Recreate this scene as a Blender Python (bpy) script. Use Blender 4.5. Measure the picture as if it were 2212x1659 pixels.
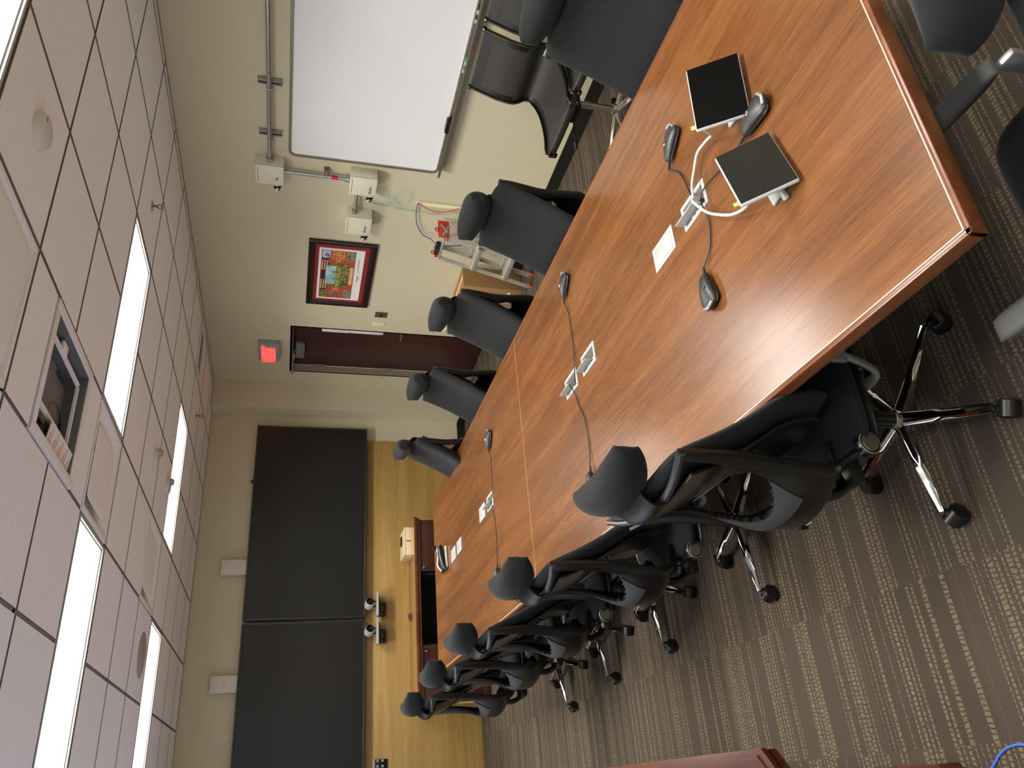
import bpy, bmesh, math, random
from mathutils import Vector, Matrix
for o in list(bpy.data.objects): bpy.data.objects.remove(o)
S = bpy.context.scene; COL = S.collection
pi = math.pi; sin = math.sin; cos = math.cos; rad = math.radians

# ---------------------------------------------------------------- camera, world, exposure
CAMZ = 2.021
yaw, pit, rol = rad(28.736), rad(-15.368), rad(3.063)
_d = Vector((sin(yaw)*cos(pit), cos(yaw)*cos(pit), sin(pit)))
_r = Vector((cos(yaw), -sin(yaw), 0)); _u = _r.cross(_d)
r2 = cos(rol)*_r + sin(rol)*_u; u2 = -sin(rol)*_r + cos(rol)*_u
cd = bpy.data.cameras.new('camera'); cam = bpy.data.objects.new('camera', cd); COL.objects.link(cam)
cx, cy, cz = -u2, r2, -_d                       # the phone was held sideways: world up points left in the frame
cam.matrix_world = Matrix(((cx.x, cy.x, cz.x, 0), (cx.y, cy.y, cz.y, 0), (cx.z, cy.z, cz.z, CAMZ), (0, 0, 0, 1)))
cd.sensor_fit = 'HORIZONTAL'; cd.sensor_width = 36; cd.lens = 1658.4/2212*36; cd.clip_start = .05
S.camera = cam
w = bpy.data.worlds.new('world'); S.world = w; w.use_nodes = True
w.node_tree.nodes['Background'].inputs[0].default_value = (.8, .85, .9, 1)
w.node_tree.nodes['Background'].inputs[1].default_value = .02
vs = S.view_settings; vs.view_transform = 'Standard'; vs.look = 'None'; vs.gamma = 1; vs.use_curve_mapping = False
vs.exposure = 1.55
S.cycles.diffuse_bounces = 8; S.cycles.max_bounces = 16
WINDOW_FILL = .62  # glow of the added left-wall windows, fill light for the ceiling
DOWN = 12.0                                     # watts of the downward louvred light of each troffer
LIGHT = 2.3                                     # radiance of the troffer lenses

# ---------------------------------------------------------------- room numbers
G = .6096; GX, GY = 1.946, 2.078                # ceiling grid module and origin
XL, XR, YN, YF, H = -1.15, 4.468, -2.6, 8.61, 3.0

# ---------------------------------------------------------------- materials
def lin(c):
    return tuple(((v/255)/12.92 if v/255 <= .04045 else (((v/255)+.055)/1.055)**2.4) for v in c)
MATS = {}
class NT:
    def __init__(s, name):
        s.m = bpy.data.materials.new(name); s.m.use_nodes = True; s.t = s.m.node_tree; s.b = s.t.nodes['Principled BSDF']; s.t.nodes
        MATS[name] = s.m
    def n(s, ty, **kw):
        x = s.t.nodes.new(ty)
        for k, v in kw.items():
            if k[0] == 'i' and k[1:].isdigit():
                i = int(k[1:])
                if hasattr(v, 'is_output'): s.t.links.new(v, x.inputs[i])
                else: x.inputs[i].default_value = v
            else: setattr(x, k, v)
        return x
    def math(s, op, a, b=0., c=0.): return s.n('ShaderNodeMath', operation=op, i0=a, i1=b, i2=c).outputs[0]
    def coord(s, kind='Object'): return s.n('ShaderNodeTexCoord').outputs[kind]
    def world(s): return s.n('ShaderNodeNewGeometry').outputs['Position']
    def mapping(s, v, sc=(1, 1, 1), rot=(0, 0, 0), loc=(0, 0, 0)):
        x = s.n('ShaderNodeMapping'); s.t.links.new(v, x.inputs[0])
        x.inputs['Scale'].default_value = sc; x.inputs['Rotation'].default_value = rot; x.inputs['Location'].default_value = loc
        return x.outputs[0]
    def noise(s, v, scale, detail=3, rough=.5, dist=0):
        x = s.n('ShaderNodeTexNoise'); s.t.links.new(v, x.inputs['Vector']); x.inputs['Scale'].default_value = scale
        x.inputs['Detail'].default_value = detail; x.inputs['Roughness'].default_value = rough; x.inputs['Distortion'].default_value = dist
        return x.outputs['Fac']
    def ramp(s, f, pts):
        x = s.n('ShaderNodeValToRGB'); s.t.links.new(f, x.inputs[0]); e = x.color_ramp.elements
        while len(e) < len(pts): e.new(.5)
        for el, (p, c) in zip(e, pts): el.position = p; el.color = (*c, 1) if len(c) == 3 else c
        return x.outputs[0]
    def mix(s, f, a, b):
        x = s.n('ShaderNodeMix', data_type='RGBA')
        for i, v in ((0, f), (6, a), (7, b)):
            if hasattr(v, 'is_output'): s.t.links.new(v, x.inputs[i])
            elif i == 0: x.inputs[i].default_value = v
            else: x.inputs[i].default_value = (*v, 1) if len(v) == 3 else v
        return x.outputs[2]
    def set(s, k, v):
        if hasattr(v, 'is_output'): s.t.links.new(v, s.b.inputs[k])
        else: s.b.inputs[k].default_value = (*v, 1) if isinstance(v, tuple) and len(v) == 3 else v
    def bump(s, h, st=.3, d=.01):
        x = s.n('ShaderNodeBump'); s.t.links.new(h, x.inputs['Height']); x.inputs['Strength'].default_value = st; x.inputs['Distance'].default_value = d
        s.t.links.new(x.outputs[0], s.b.inputs['Normal'])
def plain(name, rgb, rough=.5, metal=0., var=.06, scale=30, bump=0, emit=0, spec=None):
    m = NT(name); c = lin(rgb); f = m.noise(m.coord(), scale, 2)
    m.set('Base Color', m.ramp(f, [(.3, tuple(v*(1-var) for v in c)), (.7, tuple(min(1, v*(1+var)) for v in c))]))
    m.set('Roughness', rough); m.set('Metallic', metal)
    if spec is not None: m.set('Specular IOR Level', spec)
    if bump: m.bump(m.noise(m.coord(), scale*8, 2), bump, .004)
    if emit: m.set('Emission Color', c); m.set('Emission Strength', emit)
    return m.m

def make_materials():
    # painted wall with vinyl texture
    m = NT('wall_vinyl'); p = m.world()
    n1 = m.noise(m.mapping(p, (60, 60, 18)), 3, 3); n2 = m.noise(p, .8, 2)
    m.set('Base Color', m.mix(m.math('MULTIPLY', n1, .5), lin((212, 203, 172)), lin((200, 191, 161))))
    m.set('Roughness', .75); m.bump(m.noise(m.mapping(p, (70, 70, 22)), 4, 3), .35, .004)
    # ceiling tile
    m = NT('ceiling_tile'); p = m.world()
    n = m.noise(p, 300, 2); fis = m.noise(m.mapping(p, (1, 1.6, 1)), 70, 2, .6)
    f = m.ramp(fis, [(.66, (0, 0, 0)), (.74, (1, 1, 1))])
    m.set('Base Color', m.mix(m.math('MULTIPLY', f, .8), lin((246, 246, 246)), lin((120, 112, 106)))); m.set('Roughness', .95); m.bump(n, .15, .002)
    plain('ceiling_bar_shaded', (158, 148, 140), .8); plain('tile_edge_shaded', (118, 108, 100), .95)  # bars and raw tile edges coloured darker for the shade in the gaps
    # carpet tiles: brown with rows of light dashes running across the room
    m = NT('carpet'); p = m.world(); sx = m.n('ShaderNodeSeparateXYZ', i0=p); X, Y = sx.outputs[0], sx.outputs[1]
    tc = m.math('FLOOR', m.math('DIVIDE', X, .5)); off = m.math('MULTIPLY', tc, .137)
    tr = m.math('FLOOR', m.math('DIVIDE', m.math('ADD', Y, m.math('MULTIPLY', tc, .25)), .5))
    wn = m.n('ShaderNodeTexWhiteNoise', noise_dimensions='2D'); cv = m.n('ShaderNodeCombineXYZ', i0=tc, i1=tr); m.t.links.new(cv.outputs[0], wn.inputs['Vector'])
    rv = wn.outputs['Value']; v = m.math('ADD', Y, m.math('MULTIPLY', rv, 7.3))
    row = m.math('FLOOR', m.math('DIVIDE', v, (.023)))
    wr = m.n('ShaderNodeTexWhiteNoise', noise_dimensions='1D'); m.t.links.new(row, wr.inputs['W']); rr = wr.outputs['Value']
    band = m.n('ShaderNodeTexNoise', noise_dimensions='1D'); m.t.links.new(v, band.inputs['W']); band.inputs['Scale'].default_value = 11; band.inputs['Detail'].default_value = 1
    dens = m.math('ADD', m.math('MULTIPLY', m.math('SUBTRACT', band.outputs[0], .5), 2.2), m.math('MULTIPLY', rr, .75))
    fr = m.math('FRACT', m.math('DIVIDE', v, (.023))); edge = m.math('ABSOLUTE', m.math('SUBTRACT', fr, .5))
    inr = m.math('LESS_THAN', edge, m.math('ADD', .06, m.math('MULTIPLY', m.math('FRACT', m.math('MULTIPLY', rr, 7.31)), .40)))
    dash = m.math('GREATER_THAN', m.math('SINE', m.math('ADD', m.math('ADD', m.math('MULTIPLY', X, 400), m.math('MULTIPLY', m.noise(p, 30, 2), 9)), m.math('MULTIPLY', rr, 40))), -.6)
    light = m.math('MULTIPLY', m.math('MULTIPLY', inr, dash), m.math('GREATER_THAN', dens, .26))
    fine = m.noise(m.mapping(p, (260, 420, 1)), 1.5, 3)
    blot = m.noise(m.mapping(p, (50, 70, 1)), 1.2, 2)
    light = m.math('MULTIPLY', light, m.ramp(blot, [(.3, (.25, .25, .25)), (.55, (1, 1, 1))]))
    base = m.mix(fine, lin((56, 48, 41)), lin((100, 88, 76)))
    base = m.mix(m.math('MULTIPLY', rv, .5), base, m.mix(fine, lin((48, 42, 35)), lin((84, 74, 63))))
    lt = m.mix(fine, lin((92, 83, 66)), lin((146, 132, 104)))
    m.set('Base Color', m.mix(light, base, lt)); m.set('Roughness', .97); m.set('Specular IOR Level', .15)
    m.bump(m.math('ADD', fine, m.math('MULTIPLY', light, .6)), .6, .005)
    # woods
    def wood(name, cols, along, sc, rough, coat=0, fine=.35, scr=False, spec=.5, lo=.36):
        m = NT(name); p = m.world()
        st = [14., 14., 14.]; st[along] = .8
        a = m.noise(m.mapping(p, tuple(st)), sc, 5, .62, .6)
        st2 = [120., 120., 120.]; st2[along] = 5
        b = m.noise(m.mapping(p, tuple(st2)), 1.3, 4, .7)
        f = m.math('ADD', m.math('MULTIPLY', a, 1-fine), m.math('MULTIPLY', b, fine))
        m.set('Base Color', m.ramp(f, [(lo, lin(cols[0])), (.5, lin(cols[1])), (1-lo, lin(cols[2]))]))
        if scr:
            hz = m.noise(m.mapping(p, (2.2, .5, 1), (0, 0, .4)), 2.2, 4, .6, .8)
            r = m.math('ADD', rough, m.math('MULTIPLY', hz, .07)); m.set('Roughness', r)
            m.bump(m.math('ADD', m.math('MULTIPLY', b, .4), m.noise(p, 30, 2)), .03, .0015)
        else:
            m.set('Roughness', rough); m.bump(b, .05, .002)
        m.set('Specular IOR Level', spec)
        if coat: m.set('Coat Weight', coat); m.set('Coat Roughness', .12)
        return m.m
    wood('cherry', ((80, 46, 23), (105, 65, 33), (128, 84, 45)), 1, .9, .2, scr=True, spec=.75, fine=.5, lo=.33)
    wood('cherry_edge', ((84, 44, 22), (104, 58, 30), (122, 74, 40)), 1, 1., .28)
    wood('maple', ((158, 124, 66), (176, 142, 80), (192, 160, 98)), 0, .5, .38)
    wood('maple_top', ((150, 108, 62), (164, 122, 74), (176, 136, 88)), 0, .6, .25)
    wood('dark_cherry', ((46, 22, 14), (62, 31, 20), (76, 40, 26)), 0, .8, .32)
    wood('mahogany', ((50, 20, 10), (80, 34, 18), (110, 54, 30)), 1, .8, .25, .3)
    wood('pine', ((214, 186, 140), (232, 208, 164), (244, 224, 184)), 0, 1, .6)
    plain('black_plastic', (20, 19, 18), .36, var=.05, scale=60)
    plain('black_gloss', (24, 23, 23), .22, var=.05)
    plain('grey_plastic', (58, 57, 55), .45)
    plain('rim_plastic', (52, 51, 50), .22)
    plain('light_plastic', (158, 160, 158), .4)
    plain('silver_paint', (176, 176, 172), .32, .7)
    plain('rubber', (22, 22, 22), .7)
    m = NT('charcoal_fabric'); p = m.coord(); n = m.noise(p, 420, 2); q = m.noise(p, 9, 2)
    m.set('Base Color', m.mix(n, lin((19, 21, 21)), lin((34, 36, 36)))); m.set('Roughness', .92); m.set('Sheen Weight', .08); m.set('Sheen Roughness', .4); m.bump(n, .25, .002)
    m.set('Specular IOR Level', .2)
    m = NT('mesh_fabric'); p = m.coord(); n = m.noise(p, 260, 2)
    ck = m.n('ShaderNodeTexChecker'); m.t.links.new(p, ck.inputs[0]); ck.inputs['Scale'].default_value = 380
    m.set('Base Color', m.mix(ck.outputs[1], lin((20, 19, 18)), lin((58, 55, 50)))); m.set('Roughness', .6); m.set('Alpha', .93); m.bump(n, .2, .002)
    plain('chrome', (225, 225, 222), .09, 1., 0)
    plain('rib_metal', (110, 106, 98), .18, 1., 0)
    plain('aluminium', (205, 205, 200), .28, 1., .05)
    plain('ladder_aluminium', (214, 212, 204), .42, .75, .06)
    plain('galvanised', (176, 178, 174), .34, .9, .1)
    plain('white_plastic', (182, 184, 182), .35, var=.02)
    plain('off_white', (212, 208, 194), .45, var=.02)
    plain('box_ivory', (228, 224, 198), .5, var=.02)
    plain('ivory', (236, 228, 184), .4, var=.02)
    plain('grey_paint', (176, 174, 168), .5, var=.03)
    plain('grey_metal', (124, 126, 126), .5, .3, .05)
    plain('steel_grey', (118, 108, 92), .4, .6, .05)
    plain('dark_gap', (22, 22, 24), .8)
    plain('slot_grey', (92, 94, 98), .7)
    plain('diffuser_white', (240, 238, 236), .95, var=.02)
    plain('screen_black', (9, 9, 10), .13, var=0, spec=.35)
    plain('tv_screen', (20, 21, 22), .42, var=.03, scale=3)
    plain('tv_bezel', (60, 62, 61), .4, .4)
    plain('whiteboard', (244, 245, 243), .32, var=.01, scale=2)
    plain('board_frame', (150, 142, 128), .38, .7, .03)
    plain('door_paint', (62, 28, 26), .42, var=.04, scale=6)
    plain('jamb_paint', (150, 142, 122), .5)
    plain('base_vinyl', (26, 24, 21), .5, var=.05)
    plain('red_plastic', (214, 58, 40), .4)
    plain('red_tape', (206, 44, 40), .5)
    plain('frame_wood', (34, 22, 17), .3, var=.15, scale=12)
    plain('mat_red', (140, 36, 38), .6, var=.03)
    plain('paper', (238, 236, 230), .7, var=.02)
    plain('ink', (60, 58, 56), .7)
    plain('cardboard', (156, 120, 74), .85, var=.05)
    plain('brass', (196, 174, 110), .3, .9)
    plain('white_cable', (190, 187, 178), .4, var=0)
    plain('black_cable', (30, 29, 28), .5, var=0)
    plain('blue_cable', (70, 112, 206), .4, var=0)
    plain('dark_blue_cable', (52, 66, 140), .4, var=0)
    plain('red_cable', (206, 66, 66), .4, var=0)
    plain('green_fibre', (176, 214, 190), .4, var=0)
    plain('yellow_tab', (240, 226, 110), .5, var=0)
    plain('pink_print', (222, 150, 130), .7)
    plain('seam_gold', (226, 174, 100), .4)
    plain('pale_edge', (228, 206, 168), .35)
    plain('green_plastic', (40, 150, 90), .4, var=0)
    plain('mic_grey', (40, 39, 38), .42, var=.04)
    # what gives off light
    m = NT('lamp_lens'); m.set('Base Color', (.9, .9, .9)); p = m.world()
    wv = m.n('ShaderNodeTexWave'); m.t.links.new(p, wv.inputs[0]); wv.inputs['Scale'].default_value = 60
    m.set('Emission Color', m.mix(wv.outputs['Fac'], (1., .975, .93), (1., .98, .94))); m.set('Emission Strength', LIGHT)
    plain('fill_light_pane', (206, 224, 255), .5, var=0, emit=WINDOW_FILL)  # glowing pane of the added windows, a cool fill
    plain('exit_red', (255, 40, 40), .5, var=0, emit=1.6)
    plain('exit_glow', (236, 96, 88), .5, var=0, emit=.35)
    plain('led_green', (200, 255, 200), .5, var=0, emit=1.2)
    # poster pictures
    def collage(name, cols, sc, along=(1, 1, 1)):
        m = NT(name); p = m.coord(); vo = m.n('ShaderNodeTexVoronoi'); m.t.links.new(m.mapping(p, along), vo.inputs['Vector']); vo.inputs['Scale'].default_value = sc
        n = m.noise(p, sc*.8, 3); f = m.math('ADD', m.math('MULTIPLY', vo.outputs['Distance'], .5), m.math('MULTIPLY', n, .6))
        k = len(cols); m.set('Base Color', m.ramp(f, [(.28+.34*i/(k-1), lin(c)) for i, c in enumerate(cols)])); m.set('Roughness', .4)
    collage('art_foliage', ((40, 44, 26), (92, 90, 48), (70, 62, 40), (150, 140, 80)), 60)
    collage('art_sky', ((96, 140, 200), (200, 216, 214), (150, 190, 190)), 8)
    collage('art_yellow', ((216, 204, 90), (180, 180, 80), (120, 130, 60)), 40)
    collage('art_orange', ((214, 190, 140), (200, 96, 50), (150, 60, 30), (230, 160, 100)), 70)
    collage('art_blue', ((60, 56, 110), (120, 80, 90), (190, 110, 70)), 60)
    collage('art_grey', ((140, 150, 180), (90, 104, 130), (196, 204, 216)), 26)
    collage('art_dark', ((50, 44, 36), (110, 100, 80), (190, 186, 160), (60, 70, 40)), 90)
    plain('art_cream', (222, 186, 130), .5); plain('art_plum', (60, 36, 60), .5); plain('art_rust', (186, 78, 54), .5)
make_materials()
def M(n): return MATS[n]

# ---------------------------------------------------------------- mesh builder
class B:
    def __init__(s): s.bm = bmesh.new(); s.mi = 0
    def _add(s, vs, fs, smooth=False):
        v = [s.bm.verts.new(p) for p in vs]; out = []
        for f in fs:
            try:
                q = s.bm.faces.new([v[i] for i in f]); q.material_index = s.mi; q.smooth = smooth; out.append(q)
            except ValueError: pass
        return v, out
    def box(s, c, d, bev=0, rot=None, seg=2):
        hx, hy, hz = d[0]/2, d[1]/2, d[2]/2
        vs = [Vector((x*hx, y*hy, z*hz)) for x in (-1, 1) for y in (-1, 1) for z in (-1, 1)]
        v, f = s._add(vs, [(0, 1, 3, 2), (4, 6, 7, 5), (0, 4, 5, 1), (2, 3, 7, 6), (0, 2, 6, 4), (1, 5, 7, 3)])
        geo = v
        if bev:
            es = {e for q in f for e in q.edges}
            r = bmesh.ops.bevel(s.bm, geom=list(es), offset=min(bev, min(d)*.49), segments=seg, profile=.5, affect='EDGES', clamp_overlap=True)
            nv = {vv for q in r['faces'] for vv in q.verts} | {x for x in v if x.is_valid}
            for q in r['faces']: q.material_index = s.mi; q.smooth = True
            geo = list(nv)
            for q in {q for vv in geo for q in vv.link_faces}: q.smooth = True
        R = rot if rot is not None else Matrix.Identity(3); c = Vector(c)
        for vv in geo: vv.co = R @ vv.co + c
        return s
    def quad(s, a, b, c, d): s._add([a, b, c, d], [(0, 1, 2, 3)]); return s
    def frame(s, a, b):
        t = (Vector(b)-Vector(a)).normalized(); up = Vector((0, 0, 1)) if abs(t.z) < .95 else Vector((1, 0, 0))
        x = t.cross(up).normalized(); return x, x.cross(t).normalized(), t
    def cyl(s, a, b, r1, r2=None, seg=20, cap=True):
        r2 = r1 if r2 is None else r2; x, y, t = s.frame(a, b); a, b = Vector(a), Vector(b); n = seg
        vs = [p + (x*cos(2*pi*i/n) + y*sin(2*pi*i/n))*r for p, r in ((a, r1), (b, r2)) for i in range(n)]
        s._add(vs, [(i, (i+1) % n, n+(i+1) % n, n+i) for i in range(n)], True)
        if cap:
            s._add(vs[:n][::-1], [tuple(range(n))]); s._add(vs[n:], [tuple(range(n))])
        return s
    def tube(s, pts, r, seg=8, flat=1., smooth=3, cap=True, closed=False):
        P = [Vector(p) for p in pts]
        if smooth and len(P) > 2:
            Q = []
            for i in range(len(P)-1):
                p0, p1, p2, p3 = P[max(i-1, 0)], P[i], P[i+1], P[min(i+2, len(P)-1)]
                for k in range(smooth+1):
                    t = k/(smooth+1)
                    Q.append(.5*((2*p1)+(-p0+p2)*t+(2*p0-5*p1+4*p2-p3)*t*t+(-p0+3*p1-3*p2+p3)*t**3))
            Q.append(P[-1]); P = Q
        n = len(P); T = [(P[min(i+1, n-1)]-P[max(i-1, 0)]).normalized() for i in range(n)]
        nx, ny, _ = s.frame(P[0], P[0]+T[0]); rings = []; rr = r if callable(r) else (lambda t: r)
        for i in range(n):
            nx = (nx - T[i]*nx.dot(T[i])).normalized(); ny = T[i].cross(nx)
            R = rr(i/(n-1)); rings.append([P[i] + nx*cos(2*pi*k/seg)*R + ny*sin(2*pi*k/seg)*R*flat for k in range(seg)])
        vs = [q for g in rings for q in g]
        fs = [(i*seg+k, i*seg+(k+1) % seg, (i+1)*seg+(k+1) % seg, (i+1)*seg+k) for i in range(n-1) for k in range(seg)]
        if cap: fs += [tuple(range(seg))[::-1], tuple((n-1)*seg+k for k in range(seg))]
        s._add(vs, fs, True); return s
    def lathe(s, prof, c, axis='z', seg=28):
        ax = {'x': (Vector((0, 1, 0)), Vector((0, 0, 1)), Vector((1, 0, 0))), 'y': (Vector((1, 0, 0)), Vector((0, 0, 1)), Vector((0, 1, 0))), 'z': (Vector((1, 0, 0)), Vector((0, 1, 0)), Vector((0, 0, 1)))}
        x, y, t = ax[axis] if isinstance(axis, str) else axis; c = Vector(c); vs = []; n = len(prof)
        for r, h in prof: vs += [c + (x*cos(2*pi*k/seg)+y*sin(2*pi*k/seg))*max(r, 1e-5) + t*h for k in range(seg)]
        s._add(vs, [(i*seg+k, i*seg+(k+1) % seg, (i+1)*seg+(k+1) % seg, (i+1)*seg+k) for i in range(n-1) for k in range(seg)], True)
        return s
    def prism(s, poly, z0, z1, f=lambda x, y, z: (x, y, z)):
        n = len(poly); vs = [Vector(f(x, y, z)) for z in (z0, z1) for x, y in poly]
        s._add(vs, [tuple(range(n))[::-1], tuple(range(n, 2*n))] + [(i, (i+1) % n, n+(i+1) % n, n+i) for i in range(n)]); return s
    def pad(s, P, T, nu=16, nv=16, pw=6., f=1., pu=None):
        """closed cushion round the surface P(u,v), u,v in -1..1, thickness T"""
        us = [sin(pi/2*(2*i/nu-1)) for i in range(nu+1)]; vv = [sin(pi/2*(2*j/nv-1)) for j in range(nv+1)]
        fr, bk = {}, {}; e = 1e-3
        for i, u in enumerate(us):
            for j, v in enumerate(vv):
                uu, v2 = max(-.999, min(.999, u)), max(-.999, min(.999, v))
                p = Vector(P(uu, v2)); n = (Vector(P(uu+e, v2))-Vector(P(uu-e, v2))).cross(Vector(P(uu, v2+e))-Vector(P(uu, v2-e))).normalized()
                h = ((1-abs(u)**(pu or pw))*(1-abs(v)**pw)); h = max(h, 0)**.5*T/2*f
                if i in (0, nu) or j in (0, nv): fr[i, j] = bk[i, j] = s.bm.verts.new(p)
                else: fr[i, j] = s.bm.verts.new(p+n*h); bk[i, j] = s.bm.verts.new(p-n*h)
        for i in range(nu):
            for j in range(nv):
                for g, o in ((fr, 1), (bk, -1)):
                    q = [g[i, j], g[i+1, j], g[i+1, j+1], g[i, j+1]][::o]
                    try: x = s.bm.faces.new(q); x.smooth = True; x.material_index = s.mi
                    except ValueError: pass
        return s
    def sheet(s, P, nu, nv, T, skip=lambda u, v: False, smooth=True):
        g = {(i, j): s.bm.verts.new(P(2*i/nu-1, j/nv)) for i in range(nu+1) for j in range(nv+1)}; fs = []
        for i in range(nu):
            for j in range(nv):
                if skip(2*(i+.5)/nu-1, (j+.5)/nv): continue
                x = s.bm.faces.new([g[i, j], g[i+1, j], g[i+1, j+1], g[i, j+1]]); x.smooth = smooth; x.material_index = s.mi; fs.append(x)
        for v in list(g.values()):
            if not v.link_faces: s.bm.verts.remove(v)
        bmesh.ops.recalc_face_normals(s.bm, faces=fs)
        bmesh.ops.solidify(s.bm, geom=fs, thickness=T)
        return s
    def build(s, name, mat, parent=None, loc=None, ang=40, recalc=True):
        if recalc: bmesh.ops.recalc_face_normals(s.bm, faces=s.bm.faces)
        me = bpy.data.meshes.new(name); s.bm.to_mesh(me); s.bm.free()
        for m in (mat if isinstance(mat, (list, tuple)) else [mat]): me.materials.append(M(m))
        if ang and any(p.use_smooth for p in me.polygons): me.set_sharp_from_angle(angle=rad(ang))
        o = bpy.data.objects.new(name, me); COL.objects.link(o)
        if parent: o.parent = parent
        if loc is not None:
            if parent: o.location = loc
            else:
                me.transform(Matrix.Translation(-Vector(loc))); o.location = loc
        return o
def tag(o, label, cat, group=None):
    o['label'] = label; o['category'] = cat
    if group: o['group'] = group
    return o
def empty(name, loc, label, cat, rz=0, group=None):
    o = bpy.data.objects.new(name, None); COL.objects.link(o); o.location = loc; o.rotation_euler = (0, 0, rz); o.empty_display_size = .05
    return tag(o, label, cat, group)
def struct(o): o['kind'] = 'structure'; return o
def copy_tree(o, parent=None):
    c = o.copy(); COL.objects.link(c); c.parent = parent
    for ch in list(o.children): copy_tree(ch, c)
    return c
def text(name, body, size, mat, parent, mtx, ext=.0008, bold=0.):
    cu = bpy.data.curves.new(name, 'FONT'); cu.body = body; cu.size = size; cu.extrude = ext; cu.align_x = 'CENTER'; cu.align_y = 'CENTER'; cu.offset = bold
    t = bpy.data.objects.new(name, cu); COL.objects.link(t); bpy.context.view_layer.update()
    me = bpy.data.meshes.new_from_object(t.evaluated_get(bpy.context.evaluated_depsgraph_get())); bpy.data.objects.remove(t)
    me.materials.clear(); me.materials.append(M(mat)); o = bpy.data.objects.new(name, me); COL.objects.link(o); o.parent = parent; me.transform(mtx); return o

# ================================================================ SETTING
def build_room():
    b = B(); b.quad((XL, YN, 0), (XR+.3, YN, 0), (XR+.3, YF, 0), (XL, YF, 0)); struct(b.build('floor', 'carpet'))
    # right wall with the door opening, then the boxed-out chase in the far corner
    D0, D1, DH = 7.15, 8.10, 2.135
    b = B(); P = lambda y, z, x=XR: (x, y, z)
    for y0, y1, z0, z1 in ((YN, D0, 0, H), (D0, D1, DH, H), (D1, 8.39, 0, H)):
        b.quad(P(y0, z0), P(y1, z0), P(y1, z1), P(y0, z1))
    for x0, y0, x1, y1 in ((XR, 8.39, 4.12, 8.39), (4.12, 8.39, 4.12, YF)):
        b.quad((x0, y0, 0), (x1, y1, 0), (x1, y1, H), (x0, y0, H))
    struct(b.build('wall_right', 'wall_vinyl', recalc=False))
    b = B(); b.quad((4.12, YF, 0), (XL, YF, 0), (XL, YF, H), (4.12, YF, H)); struct(b.build('wall_far', 'wall_vinyl', recalc=False))
    b = B(); wy = [(-1.9, -.1), (.5, 2.3), (2.9, 4.7), (5.3, 7.1)]; Wz0, Wz1 = .95, 2.35
    yy = [YN]+[v for q in wy for v in q]+[YF]
    for i in range(0, len(yy)-1):
        if i % 2 == 0: b.quad((XL, yy[i+1], 0), (XL, yy[i], 0), (XL, yy[i], H), (XL, yy[i+1], H))
        else:
            b.quad((XL, yy[i+1], 0), (XL, yy[i], 0), (XL, yy[i], Wz0), (XL, yy[i+1], Wz0)); b.quad((XL, yy[i+1], Wz1), (XL, yy[i], Wz1), (XL, yy[i], H), (XL, yy[i+1], H))
    struct(b.build('wall_left', 'wall_vinyl', recalc=False))
    for k, (a, c) in enumerate(wy):
        b = B(); m_ = (a+c)/2; zz = (Wz0+Wz1)/2
        for y_ in (a+.02, m_, c-.02): b.box((XL-.05, y_, zz), (.10, .04, Wz1-Wz0))
        for z_ in (Wz0+.02, Wz1-.02): b.box((XL-.05, m_, z_), (.10, c-a, .04))
        wd = struct(b.build('added_window_%d' % (k+1), 'white_plastic')); b = B(); b.box((XL-.06, m_, zz), (.01, c-a-.06, Wz1-Wz0-.06)); b.build('fill_pane', 'fill_light_pane', wd)  # windows added on the unseen left wall to brighten the ceiling
    b = B(); b.quad((XL, YN, 0), (XR, YN, 0), (XR, YN, H), (XL, YN, H)); struct(b.build('wall_near', 'wall_vinyl', recalc=False))
    # maple panelling on the far wall
    b = B(); b.box(((XL+3.82)/2, YF-.012, .62), (3.82-XL, .022, 1.24), .002); o = struct(b.build('wall_panelling', 'maple'))
    # vinyl base
    b = B(); b.box((XR-.005, (YN+D0)/2, .05), (.01, D0-YN, .1)); b.box((XR-.005, (D1+8.39)/2, .05), (.01, 8.39-D1, .1)); struct(b.build('baseboard_right', 'base_vinyl'))
    b = B(); b.box(((XR+4.11)/2, 8.385, .05), (XR-4.11, .01, .1)); b.box((4.115, (8.38+YF)/2, .05), (.01, YF-8.38, .1)); b.box(((4.11+3.83)/2, YF-.005, .05), (.28, .01, .1)); struct(b.build('baseboard_far', 'base_vinyl'))
    b = B(); b.box((XL+.005, (YN+YF)/2, .05), (.01, YF-YN, .1)); struct(b.build('baseboard_left', 'base_vinyl'))
    # door 1
    b = B(); t = .10
    b.box((XR+t, (D0+D1)/2, DH/2), (.045, D1-D0-.03, DH-.02), .002)
    door = struct(b.build('door_1', 'door_paint'))
    b = B(); jd = .17
    b.box((XR+jd/2, D0-.01, DH/2), (jd, .02, DH)); b.box((XR+jd/2, D1+.01, DH/2), (jd, .02, DH)); b.box((XR+jd/2, (D0+D1)/2, DH+.01), (jd, D1-D0+.04, .02))
    struct(b.build('door_jamb', 'jamb_paint', door))
    b = B(); b.box((XR+.088, D1-.004, DH/2), (.02, .008, DH), 0); b.build('light_gap_strip', 'pale_edge', door)  # pale strip standing in for light through the hinge-side gap
    b = B(); xx = XR+t-.024
    b.box((xx-.028, 7.70, 2.045), (.055, .30, .095), .008); b.build('door_closer', 'grey_metal', door)
    b = B(); b.tube([(xx-.05, 7.77, 2.10), (xx-.09, 7.88, 2.118), (XR-.02, 8.10, 2.122)], .008, 8, 1, 3); b.tube([(xx-.05, 7.66, 2.10), (xx-.07, 7.80, 2.122), (XR+.02, 7.98, 2.124)], .006); b.box((XR-.012, 8.125, 2.123), (.02, .05, .03), .004); b.build('closer_arm', 'silver_paint', door)
    for z in (1.83, 1.03, .25):
        b = B(); b.box((xx-.006, D1-.035, z), (.014, .03, .13), .003); b.build('hinge', 'grey_metal', door)
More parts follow.
